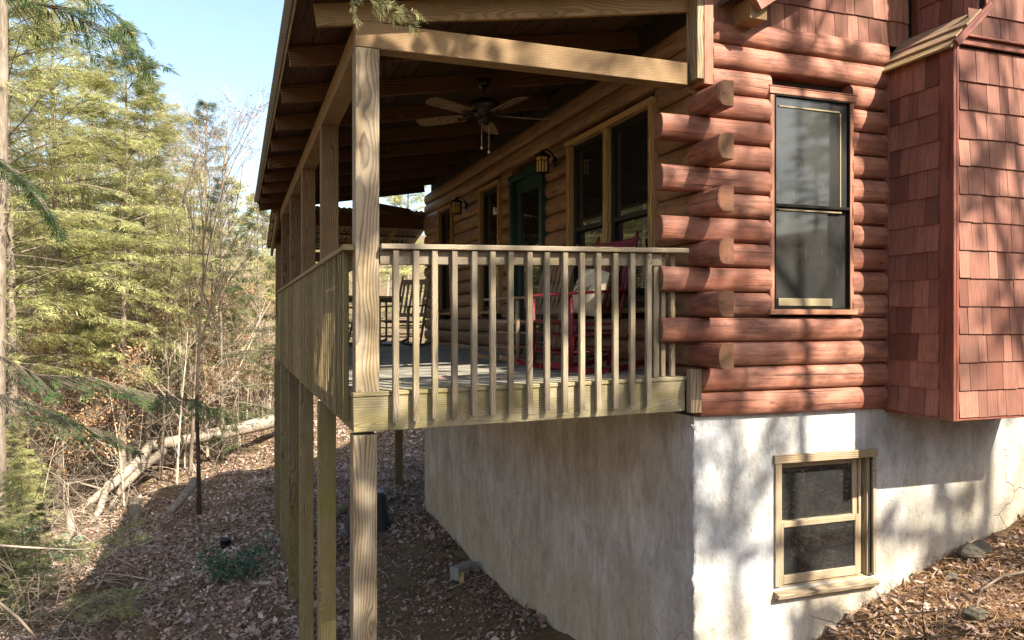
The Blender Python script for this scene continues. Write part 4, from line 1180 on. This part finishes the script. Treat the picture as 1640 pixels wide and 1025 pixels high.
# the wood behind
G4 = 'trees of the wood farther off'
for i in range(46):
    d = random.uniform(36, 75); u = random.uniform(-420, 720)
    k = random.choice([HEM[0], HEM[1], HEM[2], HEMD[0], BARE[0], BARE[2], HEM[1]])
    nat = {id(HEM[0]):15, id(HEM[1]):13, id(HEM[2]):10, id(HEMD[0]):10, id(BARE[0]):12, id(BARE[2]):20}[id(k)]
    tv = random.uniform(300, 400) if u > 230 else random.uniform(180, 360)
    tree_at(k, 'hemlock_tree' if k not in BARE else 'bare_tree', 'one of the many small trees in the distant wood behind the hemlocks', 'tree', G4, u, d, tv, nat)
for i in range(9):
    u = random.uniform(-520, -60); d = random.uniform(16, 30)
    tree_at(random.choice(HEM), 'hemlock_tree', 'one of the many small trees in the distant wood behind the hemlocks', 'tree', G4, u, d, random.uniform(-100, 100), 13)

# trees behind the viewer: they throw the dappled shade on the gable wall and show in the panes
G5 = 'trees behind the viewer that shade the gable'
SH = [bare_tree(301, 15, .085, M['bark'], .6, 3, M['brownleaf'], 190, .30, .3),
      conifer(302, 15, 5.5, 3.0, 27, 6, M['hemdark'], M['bark'], .075, (.45,.85), 7, 1.0, .25, 6, .45),
      bare_tree(303, 9.5, .065, M['bark'], .7, 3, M['brownleaf'], 55, .30, .3, .62),
      bare_tree(304, 12, .11, M['bark'], .85, 3, M['brownleaf'], 80, .34, .3, .55)]
for (k, X_, dy, s, rz, lab) in ((1, 1.5, 11.0, 1.0, .4, 'sparse hemlock behind the viewer that shades the railing'),
                      (0, 4.0, 13.5, 1.1, 1.2, 'bare tree behind the viewer that dapples the gable wall'), (1, 6.9, 12.5, 1.0, 3.3, 'sparse hemlock behind the viewer that dapples the chimney'),
                      (1, 2.8, 10.2, .66, 4.4, 'low hemlock behind the viewer that shades the cellar wall'),
                      (2, 4.4, 6.4, 1.0, .8, 'slim bare tree near the viewer throwing branch shadows on the logs'),
                      (3, 5.75, 9.0, 1.0, 2.2, 'spreading bare tree behind the viewer whose trunk shadow falls on the chimney'),
                      (2, 5.9, 7.0, .95, 2.6, 'slim bare tree near the viewer throwing branch shadows on the chimney'),
                      (1, -.2, 6.4, 1.0, 1.1, 'overhanging hemlock close beside the viewer on the right'), (1, -2.4, 7.6, 1.05, 4.4, 'overhanging hemlock just behind the viewer'),
                      (0, 1.2, 16.0, 1.2, 5.0, 'bare tree behind the viewer farther down the bank'), (1, -3.0, 13.0, 1.1, .3, 'sparse hemlock behind the viewer on the low side'),
                      (1, -6.5, 15.0, 1.0, 3.0, 'hemlock behind the viewer lowest on the slope')):
    x, y = X_ + .406*dy, 4.86 - dy
    tree_from(SH[k], 'shade_tree', lab, 'tree', G5, (x, y, tz(x,y)-.1), rz, s)

G7 = 'wood behind the viewer'
for i in range(26):
    x = random.uniform(-6, 44); y = -random.uniform(14, 48) + .25*x
    k = random.choice([HEM[0], HEM[1], HEMD[0], HEM[2]])
    tree_from(k, 'hemlock_tree', 'hemlock of the wood behind the viewer mirrored in the panes', 'tree', G7, (x, y, tz(x,y)-.1), random.uniform(0,6.28), random.uniform(.7,1.0))

# undergrowth: saplings that keep dry tan leaves, and a tangle of dead twigs
G6 = 'leafy saplings in the undergrowth'
def_spots = []
for i in range(84):
    u = random.uniform(-60, 440); d = random.uniform(18, 34)
    if u > 300 and d < 24: d += 8
    x, y, z = ground_pt(u, d)
    if x > -.4 and y < 24: continue
    tree_from(random.choice(SAP), 'sapling', 'sapling with dry tan leaves in the brush left of the porch', 'sapling', G6, (x,y,z), random.uniform(0,6.28), random.uniform(.7,1.25))

for i in range(34):
    u = random.uniform(-60, 200); d = random.uniform(11.5, 21); x, y, z = ground_pt(u, d)
    if x > -2.6 or (70 < u < 260): continue
    tree_from(random.choice((HEMD[1], HEM[2])), 'hemlock_seedling', ('young hemlock low in the brush at the left frame edge' if u < 70 else 'young hemlock low in the brush behind the fallen limbs'), 'young tree', 'young hemlocks in the brush', (x,y,z), random.uniform(0,6.28), random.uniform(.16,.34))
tw = MB(); twp = MB()
for i in range(2900):
    u = random.uniform(-120, 460); d = random.uniform(10.3, 31)
    x, y, z = ground_pt(u, d)
    if x > -1.5 + .12*(y-11.5) + random.uniform(-.5,.1) and y < 27: continue
    if u > 220 and 14 < d < 25 and random.random() < .85: continue
    if 70 < u <= 220 and d < 21 and random.random() < .6: continue
    m_ = tw if random.random() < .70 else twp
    p = Vector((x, y, z + random.uniform(.0, .5))); dd_ = Vector((random.gauss(0,1), random.gauss(0,1), random.uniform(-.1,1.4))).normalized(); L = random.uniform(.4, 2.0)
    pts = [p]
    for s in range(4):
        dd_ = (dd_ + Vector((random.gauss(0,.3), random.gauss(0,.3), random.gauss(-.12,.2)))).normalized(); pts.append(pts[-1] + dd_*L/4)
    m_.tube(pts, [.010*L**.5*(1-.2*k) for k in range(5)], 3, False)
    for s in range(3):
        c = pts[random.randint(1,3)]; d2 = (dd_ + Vector((random.gauss(0,.8), random.gauss(0,.8), random.gauss(0,.6)))).normalized()
        m_.tube([c, c+d2*L*.18, c+d2*L*.34+Vector((0,0,-.03))], [.005,.004,.002], 3, False)
for i in range(420):     # tall canes and dead lower limbs among the trunks
    u = random.uniform(-120, 450); d = random.uniform(17, 32); x, y, z = ground_pt(u, d); L = random.uniform(1.5, 4.2)
    if u > 70 and d < 24.5 and random.random() < .9: continue
    dd_ = Vector((random.gauss(0,.35), random.gauss(0,.35), 1)).normalized(); pts = [Vector((x,y,z))]
    for s_ in range(5):
        dd_ = (dd_ + Vector((random.gauss(0,.16), random.gauss(0,.16), random.gauss(-.05,.1)))).normalized(); pts.append(pts[-1]+dd_*L/5)
    m_ = tw if i % 3 else twp
    m_.tube(pts, [.014,.012,.010,.008,.006,.003], 3, False)
    for q in range(5):
        c = pts[random.randint(2,5)]; d2 = (dd_*.5 + Vector((random.gauss(0,.8), random.gauss(0,.8), random.gauss(.1,.5)))).normalized()
        m_.tube([c, c+d2*L*.12, c+d2*L*.25+Vector((0,0,.03))], [.006,.004,.002], 3, False)
for i in range(700):     # small sticks lying in the litter
    x = random.uniform(-6, 2.6); y = random.uniform(8.5, 22); a = random.uniform(0, 6.28); L = random.uniform(.15, .8)
    p0 = Vector((x, y, tz(x,y)+.02)); x2, y2 = x+L*math.cos(a), y+L*math.sin(a)
    if x > .8 and y < 12 and random.random() < .7: continue
    (tw if i % 2 else twp).tube([p0, Vector(((x+x2)/2+.02, (y+y2)/2, tz((x+x2)/2,(y+y2)/2)+.04)), Vector((x2, y2, tz(x2,y2)+.02))], [.006,.005,.003], 4, False)
tag(tw.build('brush', M['twig']), 'tangle of dead grey twigs and stems', 'brush', kind='stuff')
tag(twp.build('brush', M['twigpale']), 'tangle of pale dead twigs and canes', 'brush', kind='stuff')

# fallen trunk and its broken limbs
ft = empty('fallen_tree', at(285, 707, 22.7), 'long pale fallen trunk lying down the slope with broken limbs', 'fallen tree')
def gl(u, v, d, r): return at(u, v, d)
m = MB(); m.tube([at(470, 664, 25.20), at(420, 678, 24.02), at(360, 692, 23.18), at(285, 706, 22.34), at(238, 714, 21.84)], [.20,.21,.20,.17,.15], 10); m.build('trunk', M['barkpale'], ft)
m = MB(); m.tube([at(240, 712, 21.84), at(222, 738, 21.00), at(178, 778, 19.82), at(140, 806, 18.98)], [.14,.13,.11,.08], 8); m.build('limb', M['barkpale'], ft)
m = MB(); m.tube([at(262, 722, 21.84), at(232, 745, 21.00), at(196, 780, 20.16), at(178, 812, 19.32)], [.13,.11,.09,.06], 8); m.build('limb', M['bark'], ft)
m = MB(); m.tube([at(172, 775, 19.66), at(160, 815, 18.82), at(132, 868, 17.81)], [.10,.085,.05], 7); m.build('limb', M['barkpale'], ft)
m = MB(); m.tube([at(110, 820, 17.22), at(114, 850, 16.80), at(86, 905, 15.96)], [.10,.09,.07], 7); m.build('limb', M['barkpale'], ft)
m = MB(); m.tube([at(101, 885, 16.30), at(98, 930, 15.96), at(76, 985, 15.46)], [.07,.06,.04], 6); m.build('limb', M['bark'], ft)
for (u0,v0,d0,u1,v1,d1,u2,v2,d2,rr_) in ((250,712,21.9,262,690,21.6,275,655,21.3,.035),(330,698,22.8,322,665,22.5,300,640,22.2,.03),(205,752,20.7,180,715,20.4,140,700,20.2,.04),(205,752,20.7,165,742,20.3,120,690,20.0,.028),(290,706,22.2,310,745,21.6,325,790,21,.03),(380,690,23.2,372,655,22.9,385,620,22.6,.025),(170,785,19.6,120,770,19.3,60,790,19.0,.03)):
    m = MB(); m.tube([at(u0,v0,d0), at(u1,v1,d1), at(u2,v2,d2)], [rr_, rr_*.7, rr_*.25], 5)
    for q in range(4):
        f = random.uniform(.3,.95); c = at(u1,v1,d1).lerp(at(u2,v2,d2), f); dv = Vector((random.gauss(0,.35), random.gauss(0,.35), random.gauss(0,.3)))
        m.tube([c, c+dv*.5, c+dv+Vector((0,0,-.05))], [.010,.007,.003], 3, False)
    m.build('broken_branch', M['barkpale'], ft)
m = MB(); m.tube([at(215, 805, 18.48), at(214, 850, 17.30)], [.17,.14], 8); m.build('stump', M['bark'], ft)
o = MB(); o.tube([at(240, 865, 15.96), at(190, 905, 15.54), at(140, 930, 15.12)], [.16,.15,.11], 9); tag(o.build('mossy_log', M['barkmoss'], None, at(190, 905, 15.54)), 'mossy rotten log under the fallen limbs on the slope', 'log')
o = MB(); o.tube([at(312, 770, 17.64), at(290, 800, 16.80), at(270, 822, 16.38)], [.10,.10,.08], 8); tag(o.build('broken_limb', M['bark'], None, at(290, 800, 16.80)), 'short broken grey limb lying below the fallen trunk', 'limb')

# near hemlock boughs hanging into the picture
def bough(name, label, pts, rad, n, size, mat, leaf=12, lw=.13, wid=.25, seed=0):
    rg = np.random.default_rng(seed); rr = random.Random(seed)
    t = empty(name, pts[0], label, 'branch')
    tm = MB(); tm.tube(pts, rad, 6, False); O, Dn, S = [], [], []
    P_ = [np.array(list(p)) for p in pts]
    for k in range(n):
        f = rr.uniform(.1, 1.0)*(len(P_)-1); i = min(len(P_)-2, int(f)); c = P_[i]*(1-(f-i)) + P_[i+1]*(f-i)
        bd = P_[i+1]-P_[i]; bd = bd/np.linalg.norm(bd); sd = np.cross(bd, [0,0,1]); sd = sd/np.linalg.norm(sd); sg = rr.choice((-1,1))
        w_ = wid*rr.uniform(.0,1); c2_ = c + sd*sg*w_ + np.array([0,0,-w_*.25]) + bd*w_*.5
        if w_ > .06: tm.tube([Vector(c), Vector(c2_)], [.003,.0015], 3, False)
        O.append(c2_); Dn.append(bd*rr.uniform(.5,1)+sd*sg*rr.uniform(.1,.9)+np.array([0,0,rr.uniform(-.4,.05)])); S.append(rr.uniform(*size))
    tm.build('stem', M['twig'], t)
    P2 = spray_quads(np.array(O), np.array(Dn), np.array(S), leaf, lw, rg, .2, np.array([0,0,1.0]) + rg.normal(0, .9, (len(O),3)))
    link(bpy.data.objects.new('needles', quads_mesh('needles', P2, mat)), t)
    return t
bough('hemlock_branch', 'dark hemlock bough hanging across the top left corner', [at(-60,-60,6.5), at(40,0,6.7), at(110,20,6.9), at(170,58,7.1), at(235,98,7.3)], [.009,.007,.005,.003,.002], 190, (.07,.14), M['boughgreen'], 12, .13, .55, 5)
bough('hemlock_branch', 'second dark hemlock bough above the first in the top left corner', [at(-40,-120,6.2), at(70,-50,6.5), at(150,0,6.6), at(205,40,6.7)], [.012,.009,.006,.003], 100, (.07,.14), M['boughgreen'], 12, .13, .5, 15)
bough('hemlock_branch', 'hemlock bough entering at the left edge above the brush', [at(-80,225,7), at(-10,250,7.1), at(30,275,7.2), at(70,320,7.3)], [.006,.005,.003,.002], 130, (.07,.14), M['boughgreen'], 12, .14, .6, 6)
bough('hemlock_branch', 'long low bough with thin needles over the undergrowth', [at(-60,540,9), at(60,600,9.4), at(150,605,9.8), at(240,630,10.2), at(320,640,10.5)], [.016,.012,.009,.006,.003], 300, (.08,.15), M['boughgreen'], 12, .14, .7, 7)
bough('hemlock_branch', 'green hemlock bough low above the leaf slope', [at(60,880,12), at(110,875,12.2), at(150,868,12.3), at(205,842,12.5)], [.010,.008,.005,.003], 190, (.08,.15), M['hemlock'], 12, .14, .55, 8)
bough('hemlock_branch', 'yellow-green hemlock sprig over the mossy log', [at(70,985,11), at(110,965,11.2), at(150,955,11.3), at(205,948,11.5)], [.010,.008,.005,.003], 190, (.08,.15), M['hemlock'], 12, .14, .55, 9)
bough('hemlock_branch', 'hemlock bough in the shade below the long one', [at(-40,620,10), at(60,650,10.2), at(130,680,10.4), at(170,690,10.6)], [.012,.009,.006,.003], 260, (.08,.15), M['boughgreen'], 12, .14, .7, 12)
bough('hemlock_branch', 'small green sprig hanging in front of the porch beam', [at(470,-40,4.1), at(540,-18,4.15), at(600,2,4.2), at(662,22,4.25)], [.004,.003,.002,.001], 34, (.045,.09), M['hemlock'], 16, .14, .07, 10)
bough('hemlock_branch', 'short sprig dangling by the porch corner', [at(548,-40,4.1), at(562,-8,4.1), at(567,20,4.1), at(576,40,4.1)], [.003,.0025,.002,.001], 9, (.03,.06), M['hemlock'], 12, .14, .02, 11)
o = MB(); o.tube([at(-40,870,10), at(40,876,10.2), at(120,880,10.4), at(180,876,10.6)], [.018,.014,.009,.004], 6); tag(o.build('dead_branch', M['twigpale'], None, at(40,876,10.2)), 'long bare branch crossing level over the fallen limbs', 'branch')
o = MB(); o.tube([at(-30,600,9), at(20,660,9.2), at(62,720,9.4), at(70,760,9.6), at(55,800,9.6)], [.016,.013,.010,.007,.004], 6); tag(o.build('dead_branch', M['twig'], None, at(20,660,9.2)), 'dark curved bare branch arching down at the left edge', 'branch')
o = MB(); o.tube([at(-20,950,8), at(30,990,8), at(75,1040,8)], [.018,.016,.013], 6); tag(o.build('dead_branch', M['twig'], None, at(30,990,8)), 'grey branch across the bottom left corner', 'branch')

# small green shrub on the leaf slope
def shrub(name, label, u, d, h, n, size, mat, seed):
    x, y, z = ground_pt(u, d); rr = random.Random(seed); rg = np.random.default_rng(seed)
    t = empty(name, (x,y,z), label, 'shrub'); tm = MB(); tips = []
    for s in range(7):
        a = rr.uniform(0,6.28); d_ = Vector((math.cos(a)*.7, math.sin(a)*.7, rr.uniform(.5,1.1))).normalized(); L = h*rr.uniform(.6,1.0)
        pts = [Vector((x,y,z)), Vector((x,y,z))+d_*L*.5, Vector((x,y,z))+d_*L+Vector((0,0,.05))]
        tm.tube(pts, [.008,.006,.003], 4, False); tips += [(pts[1].lerp(pts[2], f), d_) for f in (0,.3,.6,.8,1)]
    tm.build('stem', M['twig'], t)
    idx = rg.integers(0, len(tips), n); o_ = np.array([list(tips[i][0]) for i in idx]) + rg.normal(0,.09,(n,3)); dd2 = np.array([list(tips[i][1]) for i in idx])*.5 + rg.normal(0,.7,(n,3))*np.array([1,1,.4])
    link(bpy.data.objects.new('leaves', quads_mesh('leaves', leaf_quads(o_, dd2, rg, size, .42), mat)), t)
shrub('laurel_shrub', 'small bluish-green shrub alone on the leaf covered slope', 378, 12.2, .75, 460, .10, M['greenleaf'], 41)
shrub('laurel_shrub', 'dark green broad-leaved shrub at the left edge', 8, 13.5, 1.5, 420, .14, M['greenleaf'], 42)

# ------------------------------------------------------------------ leaf litter, straw, rocks, twigs
def scatter(n, xr, yr, size, wid, keep, seed, flat=.35, lift=.012):
    rg = np.random.default_rng(seed); x = rg.uniform(*xr, n); y = rg.uniform(*yr, n)
    k = keep(x, y, rg.uniform(0,1,n)); x, y = x[k], y[k]; n = len(x)
    z = terr(x, y) + rg.uniform(.002, lift*2, n)
    a = rg.uniform(0, 6.283, n); d = np.stack([np.cos(a), np.sin(a), rg.normal(0, flat, n)], 1); d = unit(d)
    up = unit(np.stack([rg.normal(0,flat,n), rg.normal(0,flat,n), np.ones(n)], 1)); s = unit(np.cross(d, up)); nn = np.cross(s, d)
    L = size*np.clip(rg.lognormal(-.05,.38,n),.35,1.9); w_ = s*(L*wid*rg.uniform(.6,1.3,n)*.5)[:,None]; o = np.stack([x,y,z],1)
    mid = o + d*(L*.5)[:,None] + nn*(L*rg.uniform(-.22,.22,n))[:,None]
    return np.stack([o, mid+w_, o+d*L[:,None], mid-w_], 1)
def keepL(x, y, r):
    d = .3357*x + .942*y; den = np.clip((13.0/np.maximum(d,5))**1.3, 0, 1.3)
    bare = sstep(x, .6, 1.6)*(1-sstep(y, 11.0, 14.0))*(1-.75*sstep(x, 2.5, 3.0))
    return (r < den*(1-.93*bare)) & ~((x > 3.12) & (y < 13.4))
P_ = np.concatenate([scatter(170000, (-9, 7), (7.5, 34), .078, .62, keepL, 21, .5), scatter(70000, (-7, 4), (7.5, 20), .04, .6, lambda x,y,r: ~((x > 3.12) & (y < 13.4)), 25, .4)])
tag(link(bpy.data.objects.new('leaf_litter', quads_mesh('leaf_litter', P_, M['litter']))), 'brown fallen leaves covering the slope below the porch', 'leaves', kind='stuff')
P_ = scatter(60000, (-24, 4), (30, 70), .22, .7, lambda x,y,r: r < .6, 22)
tag(link(bpy.data.objects.new('leaf_litter', quads_mesh('leaf_litter', P_, M['litter']))), 'brown fallen leaves on the floor of the far wood', 'leaves', kind='stuff')
keepR = lambda x, y, r: (y < D-.01) & (x > 2.6)
P_ = scatter(22000, (2.8, 8), (2.6, D), .048, .55, lambda x,y,r: keepR(x,y,r) & (r < .75), 23)
tag(link(bpy.data.objects.new('leaf_litter', quads_mesh('leaf_litter', P_, M['litter']))), 'crumbled dry leaves on the bank below the cellar window', 'leaves', kind='stuff')
P_ = scatter(34000, (2.8, 8), (2.6, D), .12, .035, keepR, 24, .3, .015)
tag(link(bpy.data.objects.new('pine_straw', quads_mesh('pine_straw', P_, M['straw']))), 'reddish pine straw strewn on the bank by the gable wall', 'pine straw', kind='stuff')

def rock(loc, r, label, seed):
    rg = np.random.default_rng(seed); m = MB(); n1, n2 = 9, 14; vs = []
    ph = rg.uniform(0,6,6)
    for i in range(n1+1):
        th = math.pi*i/n1
        for j in range(n2):
            a = 2*math.pi*j/n2; d_ = Vector((math.sin(th)*math.cos(a), math.sin(th)*math.sin(a), math.cos(th)))
            k = 1 + .16*math.sin(3*d_.x+ph[0]+2*d_.z) + .14*math.sin(4*d_.y+ph[1]) + .09*math.sin(7*d_.z+ph[2]+3*d_.x)+rg.normal(0,.035)
            vs.append((loc[0]+d_.x*r*k*1.2, loc[1]+d_.y*r*k, loc[2]+d_.z*r*k*.7))
    fs = [(i*n2+j, (i+1)*n2+j, (i+1)*n2+(j+1)%n2, i*n2+(j+1)%n2) for i in range(n1) for j in range(n2)]
    m.add(vs, fs)
    tag(m.build('rock', M['rock'], None, loc), label, 'rock', 'rocks on the bank by the gable wall')
for (x, y, r, lab) in ((5.72, 4.70, .11, 'grey lichened rock against the foundation under the chimney'), (5.0, 4.1, .07, 'small rounded rock in the middle of the bank'), (4.0, 4.62, .12, 'jagged rock at the wall foot below the cellar window'), (5.35, 4.62, .05, 'small dark stone by the wall, left of the lichened rock')):
    rock((x, y, tz(x,y)+r*.25), r, lab, int(x*100))
def gtwig(name, label, pts, rad, mat, cat='twig', group=None):
    m = MB(); m.tube([Vector((x,y,tz(x,y)+h)) for x,y,h in pts], rad, 6); x,y,h = pts[0]
    tag(m.build(name, mat, None, (x,y,tz(x,y)+h)), label, cat, group)
gtwig('fallen_branch', 'pale bent branch lying on the bank at the right edge', [(5.05,4.15,.03),(5.25,4.28,.06),(5.5,4.3,.09),(5.75,4.2,.08)], [.007,.009,.011,.012], M['twigmid'], 'branch')
gtwig('fallen_twig', 'long dark twig arching along the bank below the cellar window', [(3.7,4.5,.16),(4.05,4.40,.12),(4.4,4.22,.13),(4.7,4.0,.08),(4.95,3.75,.02)], [.004,.006,.008,.008,.005], M['darkbark'], 'twig')
gtwig('fallen_twig', 'upright thin twig standing in the bank', [(4.62,4.2,.0),(4.60,4.21,.2),(4.64,4.22,.42)], [.006,.005,.002], M['darkbark'], 'twig')
gtwig('fallen_twig', 'thin twig reaching toward the wall under the cellar window', [(4.9,4.2,.06),(4.55,4.45,.14),(4.25,4.6,.2),(4.05,4.7,.34)], [.006,.006,.004,.002], M['darkbark'], 'twig')
# dead leaves blown onto the deck
for (x, y, lab) in ((1.05, 6.2, 'between the first balusters, well back'), (1.45, 5.4, 'near the deck edge behind the fifth baluster'), (1.55, 7.3, 'farthest back, in the middle of the boards'), (.98, 5.0, 'beside the foot of the corner post')):
    P_ = leaf_quads(np.array([[0,0,.006]]), np.array([[random.gauss(0,1),random.gauss(0,1),.25]]), rng, .10, .6)
    o = link(bpy.data.objects.new('dry_leaf', quads_mesh('dry_leaf', P_, M['litter'])), None, Matrix.Translation((x, y, dz(x)+.002)))
    tag(o, 'curled brown leaf on the porch deck ' + lab, 'leaf', 'dead leaves on the deck')
